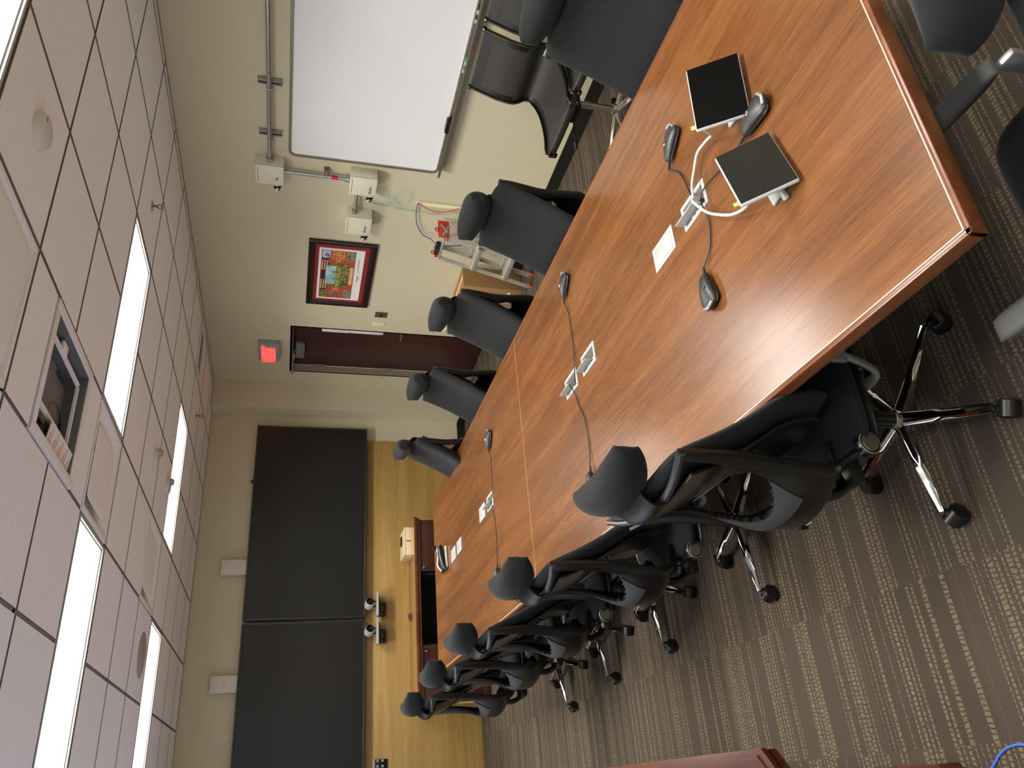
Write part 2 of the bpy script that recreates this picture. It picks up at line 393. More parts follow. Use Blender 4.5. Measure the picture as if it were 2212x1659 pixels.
    b = B(); b.box((xx-.004, 7.245, 1.50), (.01, .115, .66), .002); b.build('vision_window', ['paper'], door)
    b = B(); b.box((xx-.010, 7.26, 1.68), (.004, .10, .28), .001); b.box((xx-.010, 7.252, 1.35), (.004, .105, .34), .001); b.build('paper_cover', 'paper', door)
    b = B(); b.cyl((xx, 7.21, .98), (xx-.055, 7.21, .98), .012); b.cyl((xx, 7.21, .98), (xx-.01, 7.21, .98), .028); b.tube([(xx-.05, 7.205, .98), (xx-.055, 7.25, .98), (xx-.05, 7.32, .978)], .010); b.build('door_handle', 'brass', door)
    # ---- ceiling
    special = []
    def cell(a0, a1, b0, b1): special.append((a0, a1, b0, b1))
    for a0, b0 in LAMPS: cell(a0, a0+2, b0, b0+1)
    for a0, b0 in ((-1, 0), (-1, 3), (-1, 6)): cell(a0, a0+1, b0, b0+1)
    cell(-1, 0, 1.5, 2.62); cell(3.1, 4.0, 8.12, 8.62)
    b = B(); g = .010; zt, zg = H, H+.010
    def tile(x0, x1, y0, y1):
        if x1-x0 < .04 or y1-y0 < .04: return
        x0 += g; x1 -= g; y0 += g; y1 -= g
        b.quad((x0, y0, zt), (x0, y1, zt), (x1, y1, zt), (x1, y0, zt))
        for p, q in (((x0, y0), (x1, y0)), ((x1, y0), (x1, y1)), ((x1, y1), (x0, y1)), ((x0, y1), (x0, y0))):
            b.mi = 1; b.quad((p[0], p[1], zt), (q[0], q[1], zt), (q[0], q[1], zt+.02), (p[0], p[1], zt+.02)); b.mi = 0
    grid = B(); gh = .012
    a_lo, a_hi, b_lo, b_hi = -6, 5, -8, 11
    def overlap(a, c):
        return [s_ for s_ in special if s_[0] < a+.999 and s_[1] > a+.001 and s_[2] < c+.999 and s_[3] > c+.001]
    for a in range(a_lo, a_hi):
        for c in range(b_lo, b_hi):
            x0, x1 = max(GX+a*G, XL), min(GX+(a+1)*G, XR); y0, y1 = max(GY+c*G, YN), min(GY+(c+1)*G, YF)
            if x1 <= x0 or y1 <= y0: continue
            hit = overlap(a, c)
            if not hit: tile(x0, x1, y0, y1)
            else:
                s_ = hit[0]; sy0, sy1 = GY+s_[2]*G, GY+s_[3]*G; sx0, sx1 = GX+s_[0]*G, GX+s_[1]*G
                if sy0 > y0+.01: tile(x0, x1, y0, sy0)
                if sy1 < y1-.01: tile(x0, x1, sy1, y1)
                if sx0 > x0+.04: tile(x0, sx0, max(y0, sy0), min(y1, sy1))
                if sx1 < x1-.04: tile(sx1, x1, max(y0, sy0), min(y1, sy1))
    ceil = struct(b.build('ceiling', ['ceiling_tile', 'tile_edge_shaded'], recalc=False))
    # bars: drawn between cells, left out where a fixture spans them
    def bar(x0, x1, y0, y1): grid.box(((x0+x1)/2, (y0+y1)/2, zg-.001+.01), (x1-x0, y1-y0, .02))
    def inside(x, y):
        for a0, a1, b0, b1 in special:
            if GX+a0*G+.03 < x < GX+a1*G-.03 and GY+b0*G+.03 < y < GY+b1*G-.03: return True
        return False
    for a in range(a_lo, a_hi+1):
        x = GX+a*G
        if not XL < x < XR: continue
        for c in range(b_lo, b_hi):
            y0, y1 = max(GY+c*G, YN), min(GY+(c+1)*G, YF)
            if y1 > y0 and not inside(x, (y0+y1)/2): bar(x-gh, x+gh, y0, y1)
    for c in range(b_lo, b_hi+1):
        y = GY+c*G
        if not YN < y < YF: continue
        for a in range(a_lo, a_hi):
            x0, x1 = max(GX+a*G, XL), min(GX+(a+1)*G, XR)
            if x1 > x0 and not inside((x0+x1)/2, y): bar(x0, x1, y-gh, y+gh)
    for x, y0, y1 in ((XR, YN, YF), (XL, YN, YF)): grid.box((x, (y0+y1)/2, H+.002), (.05, y1-y0, .012))
    for y in (YF, YN): grid.box(((XL+XR)/2, y, H+.002), (XR-XL, .05, .012))
    grid.box(((XR+4.12)/2, 8.5, H-.001), (XR-4.1, .26, .012))
    struct(grid.build('ceiling_grid', 'ceiling_bar_shaded', ceil))
    # closed plenum above so no daylight leaks in
    b = B(); b.box(((XL+XR)/2, (YN+YF)/2, H+.45), (XR-XL+.6, YF-YN+.6, .02)); struct(b.build('ceiling_deck', 'dark_gap', ceil))

LAMPS = [(0, -1), (-3, -1), (0, 3), (-3, 3), (0, 7), (-3, 7), (0, -5), (-3, -5)]
LAMPTXT = {(0, -1): 'long ceiling light cut off at the frame corner beside the round smoke detector', (-3, -1): 'long ceiling light above the camera outside the photo',
           (0, 3): 'bright two by four ceiling light nearest the whiteboard wall, next to a sprinkler head', (-3, 3): 'largest bright ceiling light in view, over the left row of chairs',
           (0, 7): 'bright ceiling light in front of the right half of the big screens', (-3, 7): 'thin bright ceiling light in front of the left big screen, beside a round speaker grille',
           (0, -5): 'ceiling light at the back of the room on the right', (-3, -5): 'ceiling light at the back of the room on the left'}
def build_lamps():
    for a, c in LAMPS:
        x0, x1, y0, y1 = GX+a*G, GX+(a+2)*G, GY+c*G, GY+(c+1)*G; mx, my = (x0+x1)/2, (y0+y1)/2
        e = empty('ceiling_light', (mx, my, H), LAMPTXT[a, c], 'ceiling light', 0, 'ceiling lights in the tile grid')
        hx, hy = G-.012, G/2-.012; d = .06
        b = B(); fw = .016
        for sx in (-1, 1):
            b.box((sx*(hx-fw/2), 0, .012), (fw, 2*hy, .024)); b.box((sx*(hx-fw-.004), 0, d/2+.01), (.008, 2*(hy-fw), d))
            b.box((0, sx*(hy-fw/2), .012), (2*hx-2*fw, fw, .024)); b.box((0, sx*(hy-fw-.004), d/2+.01), (2*(hx-fw), .008, d))
        b.build('housing', 'grey_paint', e)
        b = B(); b.box((0, 0, d+.005), (2*(hx-fw-.008), 2*(hy-fw-.008), .006)); b.build('lens', 'lamp_lens', e)
        ld = bpy.data.lights.new('troffer_light', 'AREA'); ld.shape = 'RECTANGLE'; ld.size = 2*(hx-fw)-.04; ld.size_y = 2*(hy-fw)-.04; ld.energy = DOWN; ld.spread = rad(132); ld.color = (1., .975, .93)
        lo = bpy.data.objects.new('troffer_light', ld); COL.objects.link(lo); lo.parent = e; lo.location = (0, 0, d-.004)

def build_ceiling_fixtures():
    # plaque diffusers
    txt = ['flat air diffuser panel at the left edge of the photo, nearest of the ceiling diffusers', 'white air diffuser with curved dark slots between two bright lights', 'far air diffuser with a dark slot, farthest down the ceiling']
    for (a, c), tx in zip(((-1, 0), (-1, 3), (-1, 6)), txt):
        mx, my = GX+(a+.5)*G, GY+(c+.5)*G; e = empty('air_diffuser', (mx, my, H), tx, 'air diffuser', 0, 'square air diffusers')
        b = B(); h = G/2-.008
        for s_ in (-1, 1): b.box((s_*(h-.014), 0, .006), (.028, 2*h, .014), .003); b.box((0, s_*(h-.014), .006), (2*h-.056, .028, .014), .003)
        b.build('frame', 'diffuser_white', e)
        b = B(); hh = h-.028
        def P(u, v):  # bell-shaped cone going up to the throat
            k = max(abs(u), abs(2*v-1)); z = .005+.07*(1-k**3); return Vector((u*hh, (2*v-1)*hh, z))
        b.sheet(P, 20, 20, .003, lambda u, v: max(abs(u), abs(2*v-1)) < .42); b.build('cone', 'diffuser_white', e)
        b = B(); b.box((0, 0, .1), (.5, .5, .004)); b.build('duct_box', 'dark_gap', e)
        b = B(); pz = .012 if c else .004; hp = .205 if c else .25
        b.pad(lambda u, v: (u*hp*(1-.05*v**8), v*hp*(1-.05*u**8), pz), .012, 12, 12, 8); b.build('plaque', 'diffuser_white', e)
        b = B()
        for sx in (-1, 1): b.box((sx*.13, .0, .06), (.012, .3, .03))
        b.build('bracket', 'slot_grey', e)
    # opened housing with the panel missing
    x0, x1, y0, y1 = GX-G, GX, GY+1.5*G, GY+2.62*G; mx, my = (x0+x1)/2, (y0+y1)/2
    e = empty('air_cassette', (mx, my, H), 'opened ceiling air unit with grey metal inside and a paper sheet hanging in it', 'air conditioner')
    hx, hy = (x1-x0)/2-.008, (y1-y0)/2-.006
    b = B(); fw = .045
    for s_ in (-1, 1): b.box((s_*(hx-fw/2), 0, .004), (fw, 2*hy, .02), .003); b.box((0, s_*(hy-fw/2), .004), (2*(hx-fw), fw, .02), .003)
    b.build('frame', 'diffuser_white', e)
    b = B(); ix, iy = hx-fw, hy-fw
    for s_ in (-1, 1): b.box((s_*ix, 0, .07), (.006, 2*iy, .14)); b.box((0, s_*iy, .07), (2*ix, .006, .14))
    b.build('side_panel', 'grey_metal', e)
    b = B(); b.box((0, 0, .14), (2*ix, 2*iy, .006)); b.box((.03, -.09, .1), (.30, .28, .07), .02); b.box((.05, .16, .105), (.24, .2, .06), .02); b.build('inner_plate', 'grey_metal', e)
    b = B(); b.lathe([(.11, .07), (.13, .09), (.10, .12), (.02, .125)], (-.10, -.14, 0)); b.lathe([(.12, .07), (.14, .09), (.1, .12), (.02, .125)], (-.08, .16, 0)); b.build('fan_duct', 'slot_grey', e)
    b = B(); k = .018
    b.box((-.12, 0, .03), (k, 2*iy-.06, .012)); b.box((.19, 0, .03), (k, 2*iy-.06, .012)); b.box((.03, -iy+.04, .03), (.32, k, .012)); b.box((.03, iy-.04, .03), (.32, k, .012)); b.box((.21, -.06, .025), (.05, .07, .014), .003)
    b.build('inner_frame', 'diffuser_white', e)
    b = B(); b.box((-.205, .10, .012), (.12, .36, .004), 0, Matrix.Rotation(.12, 3, 'Y')); sh = b.build('paper_sheet', 'paper', e)
    b = B(); b.mi = 0
    for i in range(13): b.box((-.2+.012*((i*7) % 3-1), -.06+i*.026, .0085), (.05+.02*((i*5) % 3), .004, .001), 0, Matrix.Rotation(.12, 3, 'Y'))
    b.build('print_line', 'pink_print', sh)
    b = B(); b.box((-.13, .22, .05), (.05, .12, .05), .01); b.cyl((-.12, .27, .03), (-.12, .27, .06), .02); b.build('motor', 'black_plastic', e)
    # return grille in the far corner
    x0, x1, y0, y1 = GX+3.1*G, GX+4.0*G, GY+8.12*G, GY+8.62*G; mx, my = (x0+x1)/2, (y0+y1)/2
    e = empty('return_grille', (mx, my, H), 'grey louvred return grille in the ceiling above the door', 'vent'); b = B(); hx, hy = (x1-x0)/2-.012, (y1-y0)/2-.006
    for s_ in (-1, 1): b.box((s_*(hx-.01), 0, .004), (.02, 2*hy, .014)); b.box((0, s_*(hy-.01), .004), (2*hx-.04, .02, .014))
    b.build('frame', 'diffuser_white', e); b = B()
    for i in range(12): b.box((0, -hy+.03+i*(2*hy-.06)/11, .014), (2*hx-.04, .012, .002), 0, Matrix.Rotation(.6, 3, 'X'))
    b.build('louvre', 'grey_paint', e); b = B(); b.box((0, 0, .04), (2*hx-.04, 2*hy-.04, .004)); b.build('duct_box', 'dark_gap', e)
    # discs
    b = B(); b.lathe([(0, -.034), (.045, -.034), (.062, -.028), (.072, -.012), (.074, 0)], (2.28, 2.41, H)); o = b.build('smoke_detector', 'off_white', loc=(2.28, 2.41, H)); tag(o, 'round white smoke detector near the corner light, largest disc on the ceiling', 'smoke detector')
    b = B(); b.box((2.30, 2.37, H-.0345), (.022, .008, .001)); r = b.build('red_mark', 'red_plastic', o, loc=None); r.location = (-2.28, -2.41, -H)
    for (x, y, r_, h_, tx) in ((2.29, 5.55, .068, .03, 'round white detector with a small dome, between the two far rows of lights'), (2.32, 6.21, .072, .03, 'round detector with a red light close to the edge of the far right light')):
        e = empty('heat_detector', (x, y, H), tx, 'detector', 0, None)
        b = B(); b.lathe([(0, -h_), (r_*.6, -h_), (r_*.9, -h_*.8), (r_, -.012), (r_, 0)], (0, 0, 0)); b.build('base', 'off_white', e)
        b = B(); b.lathe([(0, -.03), (.02, -.027), (.03, -.012), (.032, 0)], (.03, -.01, -h_+.005)); b.build('dome', 'light_plastic', e)
    b = B(); b.lathe([(0, -.02), (.03, -.018), (.05, -.006), (.055, 0)], (2.92, 7.45, H)); tag(b.build('ceiling_sensor', 'off_white', loc=(2.92, 7.45, H)), 'small white sensor disc beyond the farthest right ceiling light', 'sensor')
    b = B(); b.lathe([(0, -.004), (.15, -.004), (.156, -.001), (.156, 0)], (1.03, 6.12, H), seg=40); tag(b.build('ceiling_speaker', 'steel_speaker', loc=(1.03, 6.12, H)), 'flat round grey speaker grille beside the farthest left light', 'speaker')
    for i, (x, y, tx) in enumerate(((3.49, 4.24, 'sprinkler head hanging near the nearer right ceiling light'), (3.49, 7.36, 'sprinkler head hanging by the far right ceiling light'))):
        e = empty('sprinkler_head', (x, y, H), tx, 'sprinkler', 0, None)
        b = B(); b.lathe([(0, -.004), (.03, -.003), (.036, 0)], (0, 0, 0)); b.build('escutcheon', 'silver_paint', e)
        b = B(); b.cyl((0, 0, 0), (0, 0, -.035), .007); b.tube([(.008, 0, -.03), (.016, 0, -.045), (.004, 0, -.06)], .003, 6); b.tube([(-.008, 0, -.03), (-.016, 0, -.045), (-.004, 0, -.06)], .003, 6); b.build('pipe', 'steel_grey', e)
        b = B(); b.lathe([(0, -.062), (.024, -.062), (.026, -.060), (0, -.058)], (0, 0, 0), seg=16); b.build('deflector', 'steel_grey', e)
plain('steel_speaker', (176, 164, 156), .7)

# ================================================================ FAR WALL
def build_far_wall():
    y = YF-.024
    for x0, x1, tx in ((1.725, 3.935, 'right of the two huge black wall screens, nearer the door'), (-.51, 1.70, 'left of the two huge black wall screens, cut off by the frame')):
        cx_ = (x0+x1)/2; W = x1-x0; z0, z1 = 1.225, 2.475; cz_ = (z0+z1)/2; yf = YF-.10
        e = empty('wall_screen', (cx_, yf, cz_), tx, 'television', 0, 'two large screens side by side')
        b = B(); b.box((0, .03, 0), (W, .055, z1-z0), .006); b.build('housing', 'black_plastic', e)
        b = B(); bw = .020
        for s_ in (-1, 1): b.box((s_*(W/2-bw/2), -.001, 0), (bw, .03, z1-z0), .004); b.box((0, -.001, s_*((z1-z0)/2-bw/2)), (W-2*bw, .03, bw), .004)
        b.build('bezel', 'tv_bezel', e)
        b = B(); b.box((0, -.004, 0), (W-2*bw, .012, z1-z0-2*bw)); b.build('screen_panel', 'tv_screen', e)
        b = B(); b.box((0, .063, 0), (.8, .03, .5)); b.build('wall_mount', 'black_plastic', e)
    for x, tx in ((2.29, 'small white wireless box above the right screen'), (1.125, 'small white wireless box above the left screen')):
        e = empty('access_point', (x, YF, 2.60), tx, 'speaker', 0, 'white boxes above the screens')
        b = B(); b.box((0, -.045, 0), (.165, .09, .26), .008); b.build('body', 'off_white', e)
        b = B(); b.box((-.01, -.0905, .0), (.006, .002, .03)); b.box((.01, -.0905, .0), (.006, .002, .03)); b.build('badge', 'white_plastic', e)
    e = empty('sensor_box', (3.32, YF-.05, 2.495), 'tiny white sensor sitting on the top edge of the right screen', 'sensor'); b = B(); b.box((0, 0, 0), (.075, .05, .035), .006); b.build('body', 'white_plastic', e)
    b = B(); b.box((-.055, 0, -.004), (.035, .04, .02), .005); b.build('clip', 'grey_plastic', e)
    # two cameras on white shelves
    for k, (x0, x1, tx) in enumerate(((1.725, 1.985, 'right hand white conference camera under the screens'), (1.435, 1.715, 'left hand white conference camera under the screens'))):
        xc = (x0+x1)/2; zz = 1.105; yy = YF-.14
        e = empty('conference_camera', (xc, yy, zz), tx, 'camera', 0, 'pair of cameras below the wall screens')
        b = B(); b.box((0, 0, 0), (x1-x0-.004, .12, .026), .010); b.build('shelf', 'white_plastic', e)
        b = B(); b.box((-.045, .06, -.055), (.14, .10, .085), .008); b.box((.02, .05, -.02), (.14, .1, .02), .003); b.build('bracket', 'black_plastic', e)
        b = B(); b.lathe([(.0, 0), (.022, 0), (.022, .002), (0, .002)], (-.045, .008, -.055), (Vector((1, 0, 0)), Vector((0, 0, 1)), Vector((0, -1, 0))))
        for sx in (-1, 1): b.cyl((-.045+sx*.05, .012, -.085), (-.045+sx*.05, .004, -.085), .005)
        b.build('bolt', 'grey_plastic', e)
        b = B(); b.tube([(.03, .0, .01), (.035, .02, .025), (.02, .03, .04)], .007); b.tube([(-.015, .0, .01), (-.02, .02, .025), (-.01, .03, .04)], .007); b.build('yoke', 'black_plastic', e)
        dr = Vector((.42 if k == 0 else .38, -1, -.12)).normalized(); c = Vector((.005, .0, .085))
        b = B(); x_, y_, t_ = b.frame(c, c+dr)
        b.lathe([(0, -.05), (.034, -.05), (.046, -.04), (.048, 0), (.048, .045), (.044, .05)], c, (x_, y_, t_)); b.build('barrel', 'white_plastic', e)
        b = B(); b.lathe([(.0435, .05), (.040, .046), (.038, .03), (.022, .022), (.02, .026), (0, .026)], c, (x_, y_, t_)); b.build('lens', 'black_gloss', e)
    # multi-outlet plate at the photo's lower left
    e = empty('switch_plate', (.27, YF-.03, 1.055), 'black socket plate with a white edge under the left screen', 'outlet')
    b = B(); b.box((0, 0, 0), (.17, .016, .125), .004); b.build('plate', 'black_plastic', e); b = B(); b.box((0, 0, .070), (.17, .018, .014), .003); b.build('edge', 'white_plastic', e)
    b = B()
    for sx in (-1, 0, 1):
        for sz in (-1, 1): b.lathe([(0, -.012), (.011, -.012), (.014, -.006), (.014, 0)], (sx*.05+.02, -.006, sz*.025+.01), 'y', 16)
    b.build('socket', 'light_plastic', e)
    # credenza
    x0, x1, y0, y1, zt = .78, 2.70, 8.10, YF-.024, .745
    e = empty('credenza', ((x0+x1)/2, (y0+y1)/2, 0), 'low dark cherry credenza with a maple top against the panelled wall', 'cabinet')
    W, Dp = x1-x0, y1-y0
    b = B(); b.box((0, 0, zt-.012), (W+.02, Dp, .024), .003); b.build('top', 'maple_top', e)
    b = B(); b.box((0, -Dp/2-.002, zt-.012), (W+.02, .014, .030), .003); b.box((0, -Dp/2+.012, zt-.04), (W, .02, .030)); b.build('top_edge', 'cherry_edge', e)
    b = B(); b.box((-W/2+.01, 0, .36), (.02, Dp-.02, .71)); b.box((W/2-.01, 0, .36), (.02, Dp-.02, .71)); b.build('side_panel', 'maple', e)
    b = B(); b.box((0, Dp/2-.02, .36), (W-.04, .01, .7)); b.box((0, 0, .09), (W-.04, Dp-.03, .018)); b.box((-.38, .02, .4), (.018, Dp-.06, .6)); b.box((.36, .02, .4), (.018, Dp-.06, .6)); b.build('carcass', 'dark_gap', e)
    b = B(); b.box((0, -Dp/2+.01, .04), (W+.02, .05, .08), .003); b.box((0, .0, .03), (W-.1, Dp-.05, .06)); b.build('plinth', 'dark_cherry', e)
    for x_a, x_b, kx in ((-W/2+.02, -.385, -.45), (.365, W/2-.02, .40)):
        b = B(); xm = (x_a+x_b)/2; b.box((xm, -Dp/2+.01, .395), (x_b-x_a-.01, .022, .62), .003)
        b.box((xm, -Dp/2-.004, .69), (x_b-x_a-.01, .014, .03), .004); b.box((x_a+.02, -Dp/2-.004, .39), (.03, .014, .6), .004); b.box((x_b-.02, -Dp/2-.003, .39), (.03, .012, .6), .004) if x_b < 0 else b.box((x_b-.02, -Dp/2-.004, .39), (.03, .014, .6), .004)
        d = b.build('door', 'dark_cherry', e); b = B(); b.lathe([(.005, 0), (.006, -.015), (.014, -.02), (.014, -.028), (0, -.031)], (kx, -Dp/2-.008, .655), 'y', 18); b.build('knob', 'chrome', d)
    # box on the credenza
    e = empty('wooden_box', (2.46, 8.31, zt), 'pale pine box with a black latch standing on the right end of the credenza', 'box', rad(-3))
    b = B(); b.box((0, 0, .045), (.30, .36, .09), .003); b.build('body', 'pine', e); b = B(); b.box((0, 0, .098), (.305, .365, .014), .003); b.build('lid', 'pine', e)
    b = B(); b.box((0, -.182, .06), (.008, .004, .05)); b.build('latch', 'black_plastic', e)
    e = empty('remote_clip', (1.70, 8.42, zt), 'tiny dark clip lying on the middle of the credenza top', 'remote', .3); b = B(); b.box((0, 0, .014), (.075, .05, .026), .008); b.build('body', 'steel_grey', e); b = B(); b.box((0, -.012, .03), (.05, .02, .008), .003); b.build('top_cap', 'black_plastic', e)
    e = empty('marker_pad', (2.50, 8.34, zt+.105), 'small black pad lying on the pine box', 'pad', .1); b = B(); b.box((0, 0, .007), (.10, .07, .014), .004); b.build('body', 'black_plastic', e); b = B(); b.box((-.02, -.02, .0155), (.04, .008, .002)); b.build('slot', 'grey_plastic', e)

# ================================================================ RIGHT WALL
def build_right_wall():
    # whiteboard
    y0, y1, z0, z1 = 2.20, 4.635, 1.035, 2.205; ym, zm = (y0+y1)/2, (z0+z1)/2; W, Hh = y1-y0, z1-z0
    e = empty('whiteboard', (XR, ym, zm), 'large white dry-erase board with rounded corners and a metal rim', 'whiteboard')
    def rr(w_, h_, r, n=6):
        o = []
        for cx_, cz_, a0 in ((w_/2-r, h_/2-r, 0), (-w_/2+r, h_/2-r, 90), (-w_/2+r, -h_/2+r, 180), (w_/2-r, -h_/2+r, 270)):
            o += [(cx_+r*cos(rad(a0+90*i/n)), cz_+r*sin(rad(a0+90*i/n))) for i in range(n+1)]
        return o
    b = B(); out, inn = rr(W, Hh, .055), rr(W-.045, Hh-.045, .035); n = len(out)
    vs = [(-.004, p[0], p[1]) for p in out] + [(-.024, p[0]*.997, p[1]*.994) for p in out] + [(-.024, p[0]*1.003, p[1]*1.006) for p in inn] + [(-.012, p[0], p[1]) for p in inn]
    b._add(vs, [(k*n+i, k*n+(i+1) % n, (k+1)*n+(i+1) % n, (k+1)*n+i) for k in range(3) for i in range(n)], True); b.build('frame', 'board_frame', e)
    b = B(); b.prism(rr(W-.04, Hh-.04, .036), -.013, -.003, lambda a, c, z: (z, a, c)); b.build('panel', 'whiteboard', e)
    b = B(); b.box((-.045, .03, -Hh/2-.004), (.085, W-.12, .008), .002); b.box((-.086, .03, -Hh/2+.004), (.005, W-.12, .018), .002); b.build('tray', 'board_frame', e)
    zt = z0+.001
    e = empty('board_eraser', (XR-.045, 4.09, zt), 'black felt eraser on the whiteboard tray', 'eraser'); b = B(); b.box((0, 0, .012), (.05, .135, .022), .004); b.build('felt', 'black_plastic', e); b = B(); b.box((0, 0, .031), (.046, .125, .016), .006); b.build('grip', 'black_gloss', e)
    def marker(y, col, tx, L=.13):
        e = empty('board_marker', (XR-.06, y, zt+.012), tx, 'marker', 0, None); b = B(); b.cyl((0, -L*.3, 0), (0, L*.5, 0), .0075); b.build('barrel', 'white_plastic', e); b = B(); b.cyl((0, -L*.5, 0), (0, -L*.25, 0), .0088); b.build('cap', col, e)
        b = B(); b.cyl((0, L*.0, 0), (0, L*.28, 0), .0078); b.build('band', col, e)
    marker(3.52, 'green_plastic', 'white marker with a green cap on the whiteboard tray'); marker(3.12, 'black_plastic', 'white marker with a black cap at the photo edge on the whiteboard tray'); marker(2.95, 'light_plastic', 'white marker lying farthest toward the near end of the tray')
    # pull boxes
    boxes = []
    for ya, yb, z_a, z_b, txt, tx in ((4.675, 4.875, 2.235, 2.44, 'PB', 'ivory wall junction box level with the pipe, topmost of the three'), (4.685, 4.885, 1.515, 1.725, 'PB-02A', 'ivory wall junction box tucked against the whiteboard corner'), (5.17, 5.385, 1.51, 1.72, 'PB-02A', 'ivory wall junction box nearest the framed picture')):
        e = empty('junction_box', (XR, (ya+yb)/2, (z_a+z_b)/2), tx, 'junction box', 0, 'three ivory junction boxes on the wall'); w_, h_ = yb-ya, z_b-z_a; dp = .115
        b = B(); b.box((-dp/2+.004, 0, 0), (dp-.008, w_, h_), .002); b.build('body', 'box_ivory', e)
        b = B(); b.box((-dp+.002, 0, 0), (.008, w_+.004, h_+.004), .003); b.build('cover', 'box_ivory', e)
        b = B(); b.box((-dp-.002, 0, h_/2-.016), (.001, w_-.03, .004)); b.build('slot', 'slot_grey', e)
        text('lettering', txt, .028, 'grey_plastic', e, Matrix.Translation((-dp-.003, .03, -h_/2+.045)) @ Matrix.Rotation(-pi/2, 4, 'Z') @ Matrix.Rotation(pi/2, 4, 'X'))
        b = B(); b.cyl((-dp+.01, w_/2-.004, -h_/2+.045), (-dp+.01, w_/2+.03, -h_/2+.045), .028, seg=24); b.lathe([(.03, 0), (.033, .006), (.033, .02), (.027, .026), (.02, .032), (0, .034)], (-dp+.0, w_/2+.012, -h_/2+.045), 'y', 24); b.build('lock', 'chrome', e)
        b = B(); b.tube([(-dp-.002, w_/2-.02, .0), (-dp-.004, w_/2+.012, -.01), (-dp-.004, w_/2+.01, -.04)], .004, 6); b.build('hasp', 'box_ivory', e)
    # conduits
    def pipe(name, a, c, tx, r=.0145):
        e = empty(name, a, tx, 'pipe', 0, None); a, c = Vector(a), Vector(c); b = B(); b.cyl((0, 0, 0), c-a, r); b.build('tube', 'galvanised', e); d = (c-a).normalized()
        b = B(); b.cyl(c-a-d*.035, c-a-d*.001, r+.010, r+.012); b.build('coupling', 'galvanised', e); return e
    pipe('conduit_pipe', (XR-.055, 2.2, 2.338), (XR-.055, 4.674, 2.338), 'long horizontal metal pipe running above the whiteboard', .0165)
    e = pipe('conduit_pipe', (XR-.05, 4.785, 2.234), (XR-.05, 4.785, 1.727), 'short vertical metal pipe with red tape between two junction boxes')
    b = B(); b.cyl((0, 0, -.365), (0, 0, -.415), .0165); b.build('tape', 'red_tape', e)
    pipe('conduit_pipe', (XR-.055, 4.886, 1.655), (XR-.055, 5.169, 1.655), 'short stub of metal pipe joining the two lower junction boxes')
    def strut(y, z, horiz, tx):
        e = empty('strut_bracket', (XR, y, z), tx, 'bracket', 0, 'slotted metal brackets holding the pipes'); b = B(); L = .165
        dm = (lambda w_, t_: (t_, w_, L)) if not horiz else (lambda w_, t_: (t_, L, w_))
        L = .165 if not horiz else .06
        b.box((-.018, -.018, 0) if not horiz else (-.018, 0, -.018), dm(.003, .036)); b.box((-.018, .018, 0) if not horiz else (-.018, 0, .018), dm(.003, .036)); b.box((-.002, 0, 0), dm(.036, .003))
        b.box((-.034, -.014, 0) if not horiz else (-.034, 0, -.014), dm(.008, .003)); b.box((-.034, .014, 0) if not horiz else (-.034, 0, .014), dm(.008, .003)); b.build('channel', 'galvanised', e)
        b = B(); b.box((-.055, .024 if not horiz else 0, 0), (.045, .006, .04) if not horiz else (.045, .04, .006), .002); b.cyl((-.05, .02, .0), (-.05, .034, .0), .006); b.build('clamp', 'silver_paint', e)
    strut(3.945, 2.333, False, 'slotted bracket on the long pipe, nearer the frame edge'); strut(4.42, 2.333, False, 'slotted bracket on the long pipe, nearer the top junction box')
    strut(4.755, 1.91, True, 'small clamp bracket beside the red tape'); strut(4.92, 1.70, True, 'small clamp bracket between the two lower junction boxes')
    # raceway and loose wires
    e = empty('cable_raceway', (XR, 5.015, 0), 'ivory plastic cable channel running down the wall behind the chairs', 'cable channel'); b = B(); b.box((-.010, 0, .57), (.02, .035, 1.14), .003); b.build('cover', 'ivory', e); b = B(); b.box((-.012, 0, .06), (.024, .05, .1), .003); b.build('end_cap', 'ivory', e)
    def wire(pts, r, mat, tx, name='loose_cable'):
        b = B(); b.tube(pts, r, 6, 1, 5); tag(b.build(name, mat, loc=pts[0]), tx, 'cable')
    X_ = XR-.028
    wire([(X_, 5.00, 1.14), (X_, 5.12, 1.138), (X_, 5.272, 1.107), (X_, 5.40, 1.038), (4.42, 5.43, .96), (4.36, 5.41, .915), (4.33, 5.39, .80), (4.34, 5.36, .66)], .004, 'dark_blue_cable', 'thin dark blue cable arching from the wall channel onto the ladder')
    wire([(X_, 5.00, 1.136), (X_, 5.049, 1.065), (X_, 5.083, .979), (X_, 5.077, .907), (X_, 5.048, .844), (X_, 5.007, .783)], .0035, 'red_cable', 'thin red wire bowing away from the ivory cable channel')
    b = B()
    for dx in (0, .006, -.006): b.tube([(X_, 4.99+dx, 1.62), (X_-dx, 5.028+dx, 1.565), (X_, 5.078+dx, 1.514), (X_, 5.091-dx, 1.415), (X_, 5.106+dx, 1.295), (X_, 5.118-dx, 1.154), (X_, 5.125+dx, 1.012), (X_, 5.123, .891)], .0022, 5, 1, 4)
    tag(b.build('fibre_bundle', 'green_fibre', loc=(X_, 4.99, 1.62)), 'bundle of pale green fibres hanging straight down the wall', 'cable')
    wire([(X_, 4.92, 1.52), (X_, 4.914, 1.435), (X_, 4.983, 1.37), (X_, 5.054, 1.302), (X_, 5.021, 1.248), (X_, 4.928, 1.214), (X_, 4.882, 1.248), (X_, 4.903, 1.303), (X_, 4.994, 1.368), (X_, 5.047, 1.401)], .0024, 'green_fibre', 'pale green fibre curled in a big loop below the junction box', 'fibre_loop')
